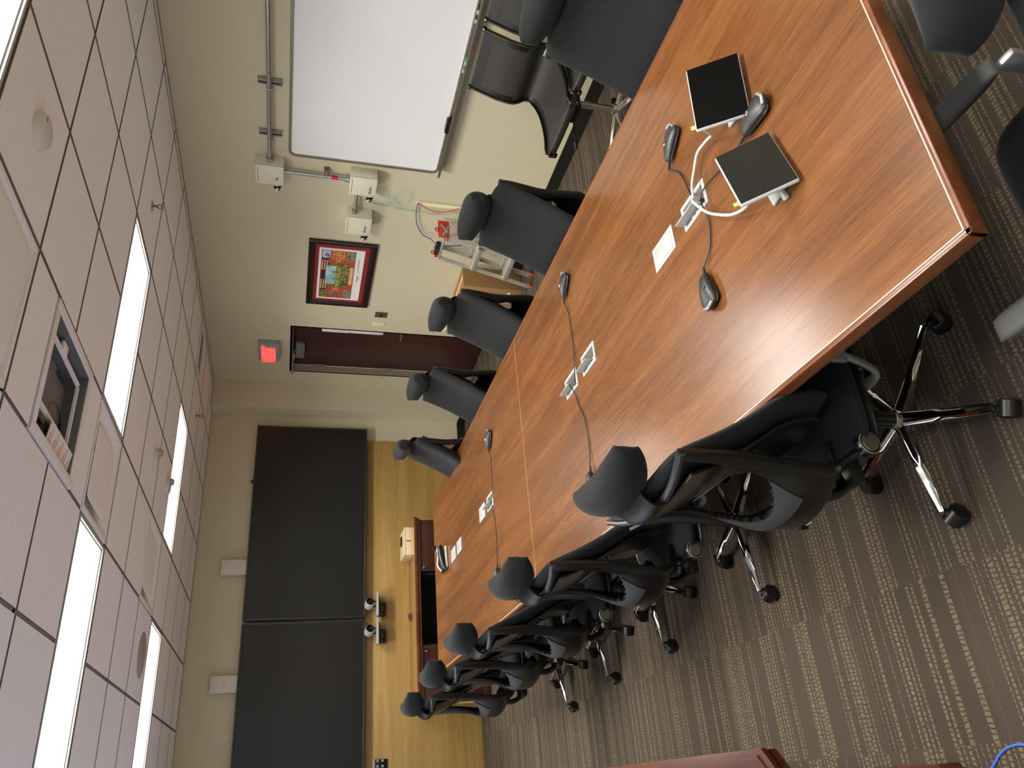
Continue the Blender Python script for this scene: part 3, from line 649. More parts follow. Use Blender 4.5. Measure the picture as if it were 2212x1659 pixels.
    wire([(X_, 4.915, 1.525), (X_, 4.93, 1.491), (X_, 4.975, 1.39), (X_, 5.019, 1.307), (X_, 5.072, 1.339), (X_, 5.046, 1.397), (X_, 4.965, 1.43)], .0022, 'green_fibre', 'short tangle of pale green fibre inside the bigger loop', 'fibre_loop')
    # framed picture
    y0, y1, z0, z1 = 5.64, 6.66, 1.405, 2.015; e = empty('framed_picture', (XR, (y0+y1)/2, (z0+z1)/2), 'framed collage picture with a dark frame and red mat beside the door', 'picture'); W, Hh = y1-y0, z1-z0; fw = .062
    b = B(); out = [(-W/2, -Hh/2), (W/2, -Hh/2), (W/2, Hh/2), (-W/2, Hh/2)]; prof = [(0, -.002), (0, -.022), (.012, -.03), (.035, -.026), (fw, -.014), (fw, -.008)]
    vs = [(x_, p[0]*(1-2*o_/W), p[1]*(1-2*o_/Hh)) for o_, x_ in prof for p in out]; k = len(prof)
    b._add(vs, [(i*4+j, i*4+(j+1) % 4, (i+1)*4+(j+1) % 4, (i+1)*4+j) for i in range(k-1) for j in range(4)]); b.build('frame', 'frame_wood', e)
    b = B(); b.box((-.008, 0, 0), (.006, W-2*fw+.01, Hh-2*fw+.01)); b.build('mat_board', 'mat_red', e)
    pw, ph = W-2*fw-.085, Hh-2*fw-.075
    b = B(); b.box((-.012, 0, .004), (.003, pw, ph)); pr = b.build('print_sheet', 'paper', e)
    # collage: pictures laid out on the sheet (left in the photo is +y)
    def art(yc, zc, w_, h_, mat, lift=0.): b = B(); b.box((-.0142-lift, -yc, zc), (.001, w_, h_)); b.build('picture_tile', mat, pr)
    aw, ah = pw-.05, ph-.10; zo = .032
    art(0, zo, aw, ah, 'art_rust'); art(0, zo-.01, aw*.50, ah*.62, 'art_foliage', .0006); art(0, zo+.06, aw*.38, ah*.30, 'art_sky', .0012); art(-aw*.06, zo-.01, aw*.5, ah*.12, 'art_yellow', .0014)
    art(-aw*.42, zo+ah*.36, aw*.15, ah*.25, 'art_foliage', .001); art(aw*.42, zo+ah*.36, aw*.15, ah*.25, 'art_grey', .001); art(0, zo+ah*.38, aw*.66, ah*.2, 'art_plum', .001)
    for s_ in (-1, 1):
        for q in range(3): art(s_*aw*(.20), zo+ah*(.455-.07*q), aw*.2, ah*.035, 'art_cream', .0016)
        art(s_*aw*.41, zo+.0*ah, aw*.17, ah*.38, 'art_orange' if s_ > 0 else 'art_blue', .001); art(s_*aw*.40, zo-ah*.36, aw*.19, ah*.24, 'art_dark', .001)
        b = B(); b.lathe([(0, 0), (.034, 0)], (-.017, -s_*aw*.31, zo), 'x', 20); b.build('picture_tile', 'art_orange', pr)
        # two dark pointed shapes in the middle picture
        b = B(); b.prism([(-.02, -.09), (.03, -.09), (.02, 0), (.008, .05), (-.006, .055), (-.014, 0)], -.0165, -.0155, lambda a, c, z: (z, a+s_*.055, c+zo)); b.build('picture_tile', 'art_dark', pr)
    art(0, zo-ah*.42, aw*.36, ah*.1, 'art_cream', .0016)
    b = B(); random.seed(3)
    for i in range(16): b.box((-.0142, -.07-i*.013, -ph/2+.045+.006*random.random()), (.001, .003, .010+.012*random.random()), 0, Matrix.Rotation(.3, 3, 'X'))
    for i in range(6): b.box((-.0142, .02, -ph/2+.032+i*.0001), (.001, .07, .002))
    b.box((-.0142, .03, -ph/2+.045), (.001, .09, .006)); b.build('caption', 'ink', pr)
    # exit sign
    e = empty('exit_sign', (XR, 7.62, 2.375), 'glowing red exit sign on the wall above the door', 'exit sign')
    b = B(); b.box((-.035, 0, 0), (.07, .345, .225), .006); b.build('housing', 'light_plastic', e)
    b = B(); b.box((-.0705, .02, .002), (.002, .27, .15), .001); b.build('glow_panel', 'exit_glow', e)
    text('lettering', 'EXIT', .17, 'exit_red', e, Matrix.Translation((-.0725, .02, .0)) @ Matrix.Rotation(-pi/2, 4, 'Z') @ Matrix.Rotation(pi/2, 4, 'X'), .001, .006)
    # plates
    def plate(y, z, w_, h_, mat, tx, name, extra):
        e = empty(name, (XR, y, z), tx, 'outlet' if name == 'wall_outlet' else 'switch'); b = B(); b.box((-.004, 0, 0), (.008, w_, h_), .003); b.build('plate', mat, e)
        b = B(); extra(b); b.build('insert', 'black_plastic' if mat == 'steel_grey' else 'ivory', e)
    def ex1(b): b.box((-.009, .017, 0), (.006, .018, .034), .002); b.box((-.009, -.017, 0), (.006, .018, .034), .002)
    def ex2(b): b.cyl((-.006, 0, .012), (-.018, 0, .02), .006); b.cyl((-.006, 0, -.035), (-.010, 0, -.035), .004)
    def ex3(b): b.box((-.009, 0, .02), (.006, .03, .03), .005); b.box((-.009, 0, -.02), (.006, .03, .03), .005)
    plate(6.795, 1.25, .095, .125, 'steel_grey', 'grey metal wall plate with two black switches', 'light_switch', ex1)
    plate(6.975, 1.255, .07, .13, 'ivory', 'ivory light switch plate next to the door', 'light_switch', ex2)
    plate(6.975, .48, .07, .13, 'ivory', 'low ivory outlet plate beside the door behind a chair', 'wall_outlet', ex3)
    # step ladder
    e = empty('step_ladder', (4.2, 5.3, 0), 'small silver aluminium step ladder with red caps leaning on the wall', 'ladder'); O = Vector((4.2, 5.3, 0))
    def rail(name, a, c, w_=.028, t_=.062):
        a, c = Vector(a)-O, Vector(c)-O; d = (c-a); L = d.length; R = d.to_track_quat('Z', 'Y').to_matrix(); b = B(); mid = (a+c)/2
        b.box(mid, (t_, .006, L), 0, R); b.box(mid+R@Vector((t_/2, .006, 0)), (.004, .018, L), 0, R); b.box(mid+R@Vector((-t_/2, .006, 0)), (.004, .018, L), 0, R)
        r = b.build(name, 'ladder_aluminium', e); b = B(); b.box(a+d.normalized()*.018, (t_+.006, .022, .036), .004, R); b.build('foot', 'red_plastic', r)
    rail('rail', (4.09, 5.225, .0), (4.27, 5.20, .86)); rail('rail', (4.09, 5.565, 0), (4.27, 5.485, .87)); rail('rail', (4.16, 5.10, .0), (4.36, 5.09, .84)); rail('rail', (4.17, 5.50, 0), (4.36, 5.44, .85))
    for f in (.33, .67):
        b = B(); xa = 4.09+.18*f; ya = 5.225-.025*f; yb = 5.565-.08*f; z = .865*f; b.box(Vector((xa, (ya+yb)/2, z))-O, (.085, yb-ya, .014), .003); b.box(Vector((xa-.04, (ya+yb)/2, z-.016))-O, (.006, yb-ya, .04), .002); b.build('step', 'ladder_aluminium', e)
        b = B(); b.box(Vector((4.16+.2*f, 5.29, z+.02))-O, (.02, .37, .03), .003); b.build('cross_bar', 'ladder_aluminium', e)
    for q, ww, hh, zz in ((5.155, .18, .10, .955), (5.475, .12, .06, .935)):
        b = B(); b.box(Vector((4.32, q, .895))-O, (ww, .008, hh), .002); b.lathe([(.012, -.004), (.02, -.004), (.02, .004), (.012, .004)], Vector((4.31, q, zz))-O, 'y', 16); b.build('top_bracket', 'red_plastic', e)
    b = B(); b.box(Vector((4.30, 5.148, .875))-O, (.13, .006, .025), .002, Matrix.Rotation(.5, 3, 'Y')); b.box(Vector((4.32, 5.146, .89))-O, (.11, .006, .022), .002, Matrix.Rotation(-.7, 3, 'Y')); b.build('hinge', 'silver_paint', e)
    b = B(); b.box(Vector((4.28, 5.33, .885))-O, (.09, .28, .018), .004); b.build('top_step', 'ladder_aluminium', e)
    e = empty('cable_spool', (4.28, 5.37, .894), 'small black spool sitting on the ladder top', 'spool'); b = B(); b.box((0, 0, .022), (.05, .15, .044), .014); b.build('body', 'black_gloss', e); b = B(); b.box((-.026, .01, .024), (.004, .06, .016), .001); b.build('label', 'grey_plastic', e)
    # cardboard box
    e = empty('cardboard_box', (4.345, 6.07, 0), 'brown cardboard box on the floor behind a chair beside the ladder', 'box'); b = B(); b.box((0, 0, .29), (.22, .46, .58), .003); b.build('body', 'cardboard', e)
    b = B(); b.box((0, 0, .582), (.05, .462, .002)); b.box((-.111, 0, .3), (.002, .004, .55)); b.build('tape', 'art_cream', e); b = B(); b.box((-.112, -.16, .12), (.002, .04, .03)); b.build('label', 'paper', e)

# ================================================================ TABLE
def build_table():
    x0, x1, y0, y1, zt = .903, 2.485, .913, 6.91, .75; ym = 3.94; bw = .016; th = .045
    e = empty('conference_table', ((x0+x1)/2, (y0+y1)/2, 0), 'very long glossy cherry conference table with white power boxes', 'table'); O = Vector(((x0+x1)/2, (y0+y1)/2, 0))
    for ya, yb in ((y0+bw, ym-.0015), (ym+.0015, y1-bw)):
        holes = [(a+.013, c-.013) for a, c, op in WELLS if op and ya < a < yb]
        xs = [x0+bw, WX0+.012, WX1-.012, x1-bw]; ys = sorted([ya, yb]+[v for h in holes for v in h]); b = B()
        for i in range(3):
            for j in range(len(ys)-1):
                if i == 1 and any(abs(ys[j]-h[0]) < 1e-6 for h in holes): continue
                b.quad(*(Vector(p)-O for p in ((xs[i], ys[j], zt), (xs[i+1], ys[j], zt), (xs[i+1], ys[j+1], zt), (xs[i], ys[j+1], zt))))
        zb = zt-th+.004
        b.quad(*(Vector(p)-O for p in ((xs[0], ya, zb), (xs[0], yb, zb), (xs[3], yb, zb), (xs[3], ya, zb))))
        b.build('tabletop', 'cherry', e, recalc=False)
    b = B()
    for xa, xb, ya, yb in ((x0, x0+bw, y0, y1), (x1-bw, x1, y0, y1), (x0, x1, y0, y0+bw), (x0, x1, y1-bw, y1)): b.box(Vector(((xa+xb)/2, (ya+yb)/2, zt-th/2))-O, (xb-xa, yb-ya, th), .003)
    b.build('edge_band', 'cherry_edge', e)
    b = B()
    for xa, xb, ya, yb in ((x0+bw-.0015, x0+bw+.0015, y0+bw, y1-bw), (x0+bw, x1-bw, y0+bw-.0015, y0+bw+.0015)): b.box(Vector(((xa+xb)/2, (ya+yb)/2, zt-.0018))-O, (xb-xa, yb-ya, .0045))
    b.build('edge_inlay', 'pale_edge', e)  # pale line along the left and near top edges
    b = B(); b.box(Vector(((x0+x1)/2, ym, zt-.0035))-O, (x1-x0-2*bw, .0034, .0065)); b.build('seam_strip', 'seam_gold', e)
    for yc in (1.75, 3.15, 4.75, 6.15):
        b = B(); b.box(Vector(((x0+x1)/2, yc, .35))-O, (.50, .05, .69), .004); b.build('pedestal', 'dark_cherry', e)
    b = B(); b.box(Vector(((x0+x1)/2, (y0+y1)/2, .52))-O, (.03, 4.3, .3), .003); b.build('modesty_panel', 'dark_cherry', e)
    # power boxes
    for i, (a, c, op) in enumerate(WELLS):
        ymid = (a+c)/2; xm = (WX0+WX1)/2; w_, l_ = WX1-WX0, c-a
        e = empty('power_box', (xm, ymid, zt), WTXT[i], 'power box', 0, 'white power boxes set in the table')
        if not op:
            b = B(); b.box((0, 0, .002), (w_, l_, .004), .0015); b.build('frame', 'white_plastic', e); b = B(); b.box((0, 0, .0045), (w_-.026, l_-.03, .003), .001); b.build('lid', 'light_plastic', e); continue
        b = B(); q = .014
        for s_ in (-1, 1): b.box((s_*(w_/2-q/2), 0, .001), (q, l_, .006), .0015); b.box((0, s_*(l_/2-q/2), .001), (w_-2*q, q, .006), .0015)
        b.build('frame', 'white_plastic', e)
        b = B(); iw, il, dp = w_-2*q, l_-2*q, .05
        b.box((0, 0, -dp), (iw, il, .003))
        for s_ in (-1, 1): b.box((s_*iw/2, 0, -dp/2), (.002, il, dp)); b.box((0, s_*il/2, -dp/2), (iw, .002, dp))
        b.box((-.018, 0, -.03), (.025, il, .02), .003, Matrix.Rotation(.5, 3, 'Y')); b.build('well', 'light_plastic', e)
        b = B()
        for k in range(4): b.box((-.006, -.045+k*.03, -.018), (.016, .016, .008), .002)
        b.build('socket', 'ivory', e)
        b = B(); b.box((-w_/2+.021, .012, .021), (.004, il-.004, .042), .001, Matrix.Rotation(-.12, 3, 'Y')); b.build('lid', 'light_plastic', e)
WX0, WX1 = 1.662, 1.764
WELLS = [(1.700, 1.864, True), (1.943, 2.107, False), (2.765, 2.928, True), (3.005, 3.167, True), (4.702, 4.866, True), (4.937, 5.101, False), (5.740, 5.908, False), (5.970, 6.145, False)]
WTXT = ['open white power box nearest the photographer, with cables coming out', 'closed white power box next to the nearest open one, largest blank lid', 'open white power box with no cable in it, halfway along the near table half',
        'open white power box with black cords just before the table seam', 'open white power box just beyond the table seam with black cords', 'closed white power box beside the first open one beyond the seam',
        'closed white power box, second from the far end of the table', 'closed white power box closest to the desk phone']

def build_table_things():
    zt = .75
    # touch panels on wedge stands
    for i, (pos, yw, tilt, w_, d_, tx) in enumerate((((1.842, 1.366, .766), rad(-6.3), rad(49.9), .238, .165, 'white framed touch panel with a black screen, right of the pair near the table corner'),
                                                     ((1.487, 1.305, .766), rad(13.4), rad(50.3), .232, .165, 'white framed touch panel with a dark screen, left of the pair, nearest the table edge'))):
        e = empty('touch_panel', pos, tx, 'tablet', yw, 'pair of touch panels near the table corner'); R = Matrix.Rotation(tilt, 3, 'X'); e.rotation_euler = (0, 0, yw)
        c = R @ Vector((0, d_/2, -.008))
        b = B(); b.box(c, (w_, d_, .015), .006, R, 3); b.build('housing', 'white_plastic', e)
        b = B(); b.box(c+R@Vector((0, 0, .0078)), (w_-.007, d_-.007, .0012), 0, R); b.build('screen', 'screen_black' if i == 0 else 'screen_soft', e)
        b = B(); b.box(c+R@Vector((0, .0, -.016)), (w_*.62, d_*.7, .018), .008, R); b.tube([(-w_*.20, .05, .03), (-w_*(.40 if i else .25), .07, 0), (-w_*(.44 if i else .25), .075, -.008)], .010); b.box((0, .085, -.010), (w_*.6, .08, .010), .004); b.build('stand', 'light_plastic', e)
        b = B(); b.box(c+R@Vector((-w_/2+.018, d_/2+.006, 0)), (.014, .016, .001), 0, R); b.build('tab', 'yellow_tab', e)
    # table microphones
    def mic(x, y, ang, tx, z=zt):
        e = empty('table_microphone', (x, y, z), tx, 'microphone', ang, 'black wedge microphones along the table')
        # nose (cord end) at the origin, body runs along +x and widens
        out = lambda t: .012+.027*min(1, t/.75)**.8 if t < .75 else .039*math.sqrt(max(0, 1-((t-.75)/.27)**2))*.35+.039*.65*(1 if t < .97 else .6)
        def P(u, v):
            t = (v+1)/2; wv_ = out(t)*(1 if t < .9 else 1-.35*((t-.9)/.1)**2); return (t*.128+.004*(1-u*u)*t, u*wv_, .020+.012*sin(pi*min(1, t*1.05))*(1-u*u)*.9)
        b = B(); b.pad(P, .020, 12, 18, 5); b.build('body', 'mic_grey', e)
        b = B(); b.pad(lambda u, v: (P(u, v)[0], P(u, v)[1]*1.07, .013), .016, 10, 14, 5); b.build('base', 'black_plastic', e)
        b = B(); b.tube([(.124*.97, -.026, .0285), (.131, 0, .031), (.124*.97, .026, .0285)], .0058, 8, .9, 4); b.build('light_bar', 'silver_paint', e)
        b = B(); b.lathe([(0, .002), (.006, .002), (.008, 0)], (.062, .012, .0405), 'z', 14); b.build('button', 'chrome', e)
        b = B(); b.cyl((.004, 0, .014), (-.028, 0, .013), .0062, .0045, 12); b.build('cord_boot', 'rubber', e); return e
    mic(1.972, 1.846, rad(-38), 'black wedge microphone beside the right touch panel, pointing to the whiteboard')
    mic(1.688, 1.432, rad(-80), 'black wedge microphone squeezed between the two touch panels')
    mic(1.432, 1.797, rad(180), 'black wedge microphone nearest the left table edge, widest in view')
    mic(2.155, 3.003, rad(-27), 'black wedge microphone in front of the second right chair')
    mic(2.047, 4.670, rad(-22), 'small far black wedge microphone beyond the seam on the right')
    mic(1.205, 2.970, rad(178), 'black wedge microphone hidden behind the nearest left headrest')
    mic(1.232, 4.675, rad(178), 'black wedge microphone hidden behind the second left headrest')
    def cord(pts, r, mat, tx, name='microphone_cord'):
        b = B(); b.tube(pts, r, 8, 1, 5); tag(b.build(name, mat, loc=pts[0]), tx, 'cable')
    cord([(1.69, 1.752, .733), (1.702, 1.752, .757), (1.75, 1.766, .766), (1.82, 1.787, .760), (1.895, 1.817, .756), (1.948, 1.862, .763)], .0026, 'black_cable', 'black cord from the nearest power box to the microphone on its right')
    cord([(1.685, 1.73, .735), (1.688, 1.722, .76), (1.705, 1.705, .762), (1.714, 1.67, .757), (1.705, 1.61, .756), (1.69, 1.53, .756), (1.684, 1.462, .763)], .0026, 'black_cable', 'black cord running under the left touch panel')
    cord([(1.69, 1.72, .735), (1.68, 1.716, .768), (1.638, 1.716, .764), (1.59, 1.717, .757), (1.546, 1.728, .756), (1.50, 1.752, .756), (1.462, 1.792, .763)], .0028, 'black_cable', 'black cord curving left to the microphone nearest the table edge')
    cord([(1.69, 3.07, .735), (1.712, 3.022, .757), (1.76, 3.0, .760), (1.85, 2.99, .757), (1.96, 2.992, .756), (2.06, 2.993, .757), (2.13, 3.015, .763)], .0026, 'black_cable', 'black cord running right from the open box before the seam')
    cord([(1.70, 3.06, .738), (1.668, 3.02, .790), (1.665, 3.045, .770), (1.63, 3.045, .757), (1.544, 3.012, .756), (1.485, 2.979, .756), (1.403, 2.966, .756), (1.30, 2.969, .756), (1.235, 2.971, .763)], .0026, 'black_cable', 'black cord running left from the open box before the seam')
    cord([(1.70, 4.72, .735), (1.712, 4.684, .758), (1.76, 4.686, .757), (1.85, 4.686, .756), (1.98, 4.678, .756), (2.02, 4.680, .763)], .0026, 'black_cable', 'black cord running right from the box beyond the seam')
    cord([(1.70, 4.74, .735), (1.672, 4.70, .775), (1.66, 4.69, .768), (1.584, 4.685, .757), (1.453, 4.672, .756), (1.333, 4.682, .756), (1.262, 4.676, .763)], .0026, 'black_cable', 'black cord running left from the box beyond the seam')
    cord([(1.69, 1.74, .735), (1.684, 1.725, .785), (1.715, 1.722, .787), (1.75, 1.717, .784), (1.80, 1.697, .775), (1.835, 1.66, .775), (1.83, 1.60, .775), (1.80, 1.55, .79), (1.775, 1.515, .83), (1.765, 1.497, .862)], .0048, 'white_cable', 'thick white cable rising to the right touch panel', 'panel_cable')
    cord([(1.695, 1.735, .735), (1.675, 1.716, .80), (1.627, 1.693, .80), (1.582, 1.668, .79), (1.54, 1.628, .785), (1.495, 1.575, .78), (1.455, 1.51, .79), (1.425, 1.45, .81), (1.40, 1.42, .85), (1.385, 1.403, .866)], .0048, 'white_cable', 'thick white cable curving left to the left touch panel', 'panel_cable')
    # desk phone / conference station at the far end
    e = empty('desk_station', (1.760, 6.355, zt), 'black and white desk phone at the far end of the table', 'telephone', rad(8))
    b = B(); b.pad(lambda u, v: (u*.115, v*.05*(1-.25*u), .04+.012*u), .06, 14, 10, 4); b.build('body', 'black_plastic', e)
    b = B(); b.box((0, -.035, .012), (.19, .05, .018), .006); b.build('base', 'off_white', e); b = B(); b.tube([(-.11, .0, .05), (-.06, .01, .078), (0, .012, .072), (.05, .01, .068), (.1, .0, .082)], .008); b.build('trim', 'off_white', e)
    b = B(); b.box((.10, .01, .095), (.035, .03, .03), .006); b.build('hook', 'black_plastic', e)
plain('screen_soft', (26, 26, 25), .35, var=0, spec=.5)

# ================================================================ CHAIRS
def base_star(e, r, mat, rot0=0., h=.115, wheel=True, n=5):
    b = B(); b.lathe([(0, h+.035), (.028, h+.035), (.034, h+.02), (.036, h-.03), (.0, h-.03)], (0, 0, 0)); b.build('hub', mat, e)
    for k in range(n):
        a = rot0+2*pi*k/n; d = Vector((cos(a), sin(a), 0)); s_ = Vector((-sin(a), cos(a), 0)); b = B(); N = 8; vs = []
        for i in range(N+1):
            t = i/N; c = d*(.02+t*(r-.02)); w_ = .024-.010*t; zt_ = h+.020-.052*t-.008*t*t; zb = h-.024-.022*t
            for ww, zz in ((-w_, zb+.010), (-w_*.92, zt_-.008), (-w_*.45, zt_), (w_*.45, zt_), (w_*.92, zt_-.008), (w_, zb+.010), (w_*.6, zb), (-w_*.6, zb)): vs.append(c+s_*ww+Vector((0, 0, zz)))
        fs = [(i*8+q, i*8+(q+1) % 8, (i+1)*8+(q+1) % 8, (i+1)*8+q) for i in range(N) for q in range(8)]+[tuple(range(8)), tuple(N*8+q for q in range(8))]
        b._add(vs, fs, True); lg = b.build('leg', mat, e)
        ca = a+(k*1.9 % 2.4)-1.0; fd = Vector((cos(ca), sin(ca), 0)); sd = Vector((-sin(ca), cos(ca), 0)); c = d*(r-.004)+fd*.02; c.z = .029; ax = (fd, Vector((0, 0, 1)), sd)
        b = B()
        for sg in (-1, 1): b.lathe([(0, -.008), (.02, -.008), (.027, -.005), (.029, 0), (.027, .006), (.0, .008)], c+sd*sg*.017, ax, 20)
        b.lathe([(.0255, -.027), (.031, -.024), (.032, .024), (.0255, .027), (.0, .0275)], c+Vector((0, 0, .001)), ax, 20)
        b.cyl(d*(r-.004)+Vector((0, 0, .05)), d*(r-.004)+Vector((0, 0, h-.045)), .009, seg=12); b.tube([d*(r-.004)+Vector((0, 0, .055)), c+Vector((0, 0, .022))], .011, 8, 1, 0); b.build('caster', 'black_plastic', lg)

def make_task_chair():
    e = empty('task_chair', (0, 0, 0), '', 'chair')
    base_star(e, .315, 'chrome', rad(33.5)+pi/2)
    b = B(); b.cyl((0, 0, .09), (0, 0, .27), .028); b.cyl((0, 0, .25), (0, 0, .38), .019); b.build('gas_lift', 'black_plastic', e)
    b = B(); b.box((0, -.03, .385), (.19, .26, .06), .018); b.box((0, -.18, .40), (.12, .14, .05), .015); b.build('tilt_mechanism', 'black_plastic', e)
    k = B(); k.cyl((.08, -.20, .475), (.195, -.20, .475), .014, seg=14); k.lathe([(0, .0), (.03, .0), (.037, .006), (.037, .024), (.031, .030), (.024, .030)], (.19, -.20, .475), 'x', 28); kn = k.build('tension_knob', 'black_gloss', e)
    k = B(); k.lathe([(.0275, .0285), (.025, .0335), (.0, .0335)], (.19, -.20, .475), 'x', 28); k.build('knob_disc', 'steel_grey', kn)
    k = B(); k.lathe([(.0345, .0285), (.0350, .0300), (.0325, .0315), (.0320, .0295)], (.19, -.20, .475), 'x', 28); k.build('knob_ring', 'silver_paint', kn)
    # seat
    def seatP(u, v): return (u*.245*(1-.07*abs(v)**7), v*.235*(1-.06*abs(u)**7)+.035, .475-.045*max(0, v)**4+.012*u*u)
    b = B(); b.pad(seatP, .075, 18, 18, 7); b.build('seat', 'charcoal_fabric', e)
    b = B(); b.pad(lambda u, v: (seatP(u, v)[0]*.96, (seatP(u, v)[1]-.035)*.95+.03, seatP(u, v)[2]-.045), .035, 12, 12, 7); b.build('seat_shell', 'black_plastic', e)
    # backrest cushion, leaning back over a wide loop frame
    def yb(z):
        t = max(0., 1.10-z); return -.282+.30*t+.5*t*t if t < .32 else -.1348+(.62*(t-.32)-1.6*(t-.32)**2 if t < .51 else .0604)
    def backP(u, v):
        z = .83-v*.275; w_ = .246-.012*max(0, v); zz = z+(.012*(1-u*u) if v < 0 else 0)*max(0., -v)
        return (u*w_*(1-.055*abs(v)**9), yb(z)+.030*u*u-.004, zz+(.012 if v < 0 else -.012)*-abs(u)**8*abs(v)**4)
    b = B(); b.pad(lambda u, v: backP(u, v), .050, 22, 26, 9); b.build('backrest', 'charcoal_fabric', e)
    def sm(t): t = max(0., min(1., t)); return t*t*(3-2*t)
    b = B(); b.sheet(lambda u, v: Vector((u*.205*(1-.1*v), yb(1.05-.46*v)-.034-.018*(1-u*u), 1.05-.46*v)), 14, 20, .008); b.build('inner_shell', 'black_gloss', e)
    b = B()
    for k in range(3): b.tube([Vector((u*.16, yb(.80-.02*k+.05*u*u)-.058, .80-.02*k+.05*u*u)) for u in (-1, -.5, 0, .5, 1)], .003, 6, 1, 4)
    b.build('shell_rib', 'rim_plastic', e)
    # loop frame: rim, two side rails, deep basin at the bottom
    def shP(u, v):
        z = 1.095-.625*v; w_ = .250-.040*sm(v/.5)-.085*sm((v-.72)/.28)**1.2; ye = -.262-.012*sm((v-.3)/.4)+.13*sm((v-.80)/.22)
        bulge = .055*(1-sm(v/.3))+.085*sm((v-.35)/.35)
        z2 = z-.030*(1-u*u)*(1-sm(v/.25))+.05*abs(u)**3*sm((v-.8)/.2)
        return Vector((u*w_, ye-bulge*(1-abs(u)**2.2), z2))
    skip = lambda u, v: abs(u) < .70 and .045 < v < .50+.10*(1-(u/.70)**2)
    b = B(); b.sheet(shP, 40, 56, .011, skip); b.build('back_frame', 'black_plastic', e)
    b = B(); pts = [shP(u, .012)+Vector((0, -.003, .004)) for u in [-.995+.1658*i for i in range(13)]]; b.tube(pts, .010, 10, 1.3, 2); b.build('frame_rim', 'rim_plastic', e)
    for sg in (-1, 1):
        b = B(); b.tube([shP(sg*.95, v)+Vector((0, .004, 0)) for v in (.0, .08, .2, .35, .5, .62, .74, .86)], lambda t: .017+.007*sin(pi*t), 10, .8, 3); b.build('side_rail', 'black_plastic', e)
    b = B(); b.sheet(lambda u, v: shP(u*(.70-.10*v), .505+.10*(1-u*u)*(1-v)+(.17-.0*u)*v)+Vector((0, -.005, 0)), 24, 8, .006); b.build('lumbar_plate', 'grey_plastic', e)
    b = B(); c = shP(0.1, .80)+Vector((0, -.008, 0)); b.box(c, (.028, .002, .003)); b.build('badge', 'light_plastic', e)
    b = B(); b.tube([(0, -.16, .41), (0, -.24, .42), (0, -.27, .47), (0, -.27, .52)], .028, 10, .6, 4); b.build('back_bracket', 'black_plastic', e)
    # headrest
    b = B(); b.sheet(lambda u, v: Vector((u*(.072+.02*v*v+.0*v), -.342+.088*v**1.5+.014*u*u-.03*sin(pi*v), 1.060+.115*v)), 10, 14, .010); b.build('headrest_bracket', 'black_plastic', e)
    b = B(); b.tube([(-.10, -.278, 1.175), (-.05, -.292, 1.168), (.05, -.292, 1.168), (.10, -.278, 1.175)], .008, 8, 1, 4); b.build('bracket_trim', 'rim_plastic', e)
    hp = lambda u, v: (u*.170*(1-.05*v*v), -.262+.046*abs(u)**2.2+.010*v*v, 1.186+v*.072*(1-.52*abs(u)**3)-.010*(1-u*u)+.008*u*u)
    b = B(); b.pad(hp, .125, 26, 18, 2.2, 1., 2.2); b.build('headrest', 'charcoal_fabric', e)
    # arms
    for sg in (-1, 1):
        b = B(); b.tube([(sg*.14, .0, .40), (sg*.25, .0, .405), (sg*.275, .02, .44), (sg*.278, .05, .52)], .018, 10, .6, 4); b.build('arm_support', 'silver_paint', e)
        b = B(); b.box((sg*.278, .05, .565), (.022, .05, .11), .008); b.build('arm_post', 'silver_paint', e)
        b = B(); b.pad(lambda u, v: (sg*.274+u*.034*(1-.25*abs(v)**4), .190+v*.125, .632), .030, 10, 14, 5); b.build('armrest', 'arm_pad', e)
    return e
plain('arm_pad', (52, 52, 51), .6, var=.05, scale=200)

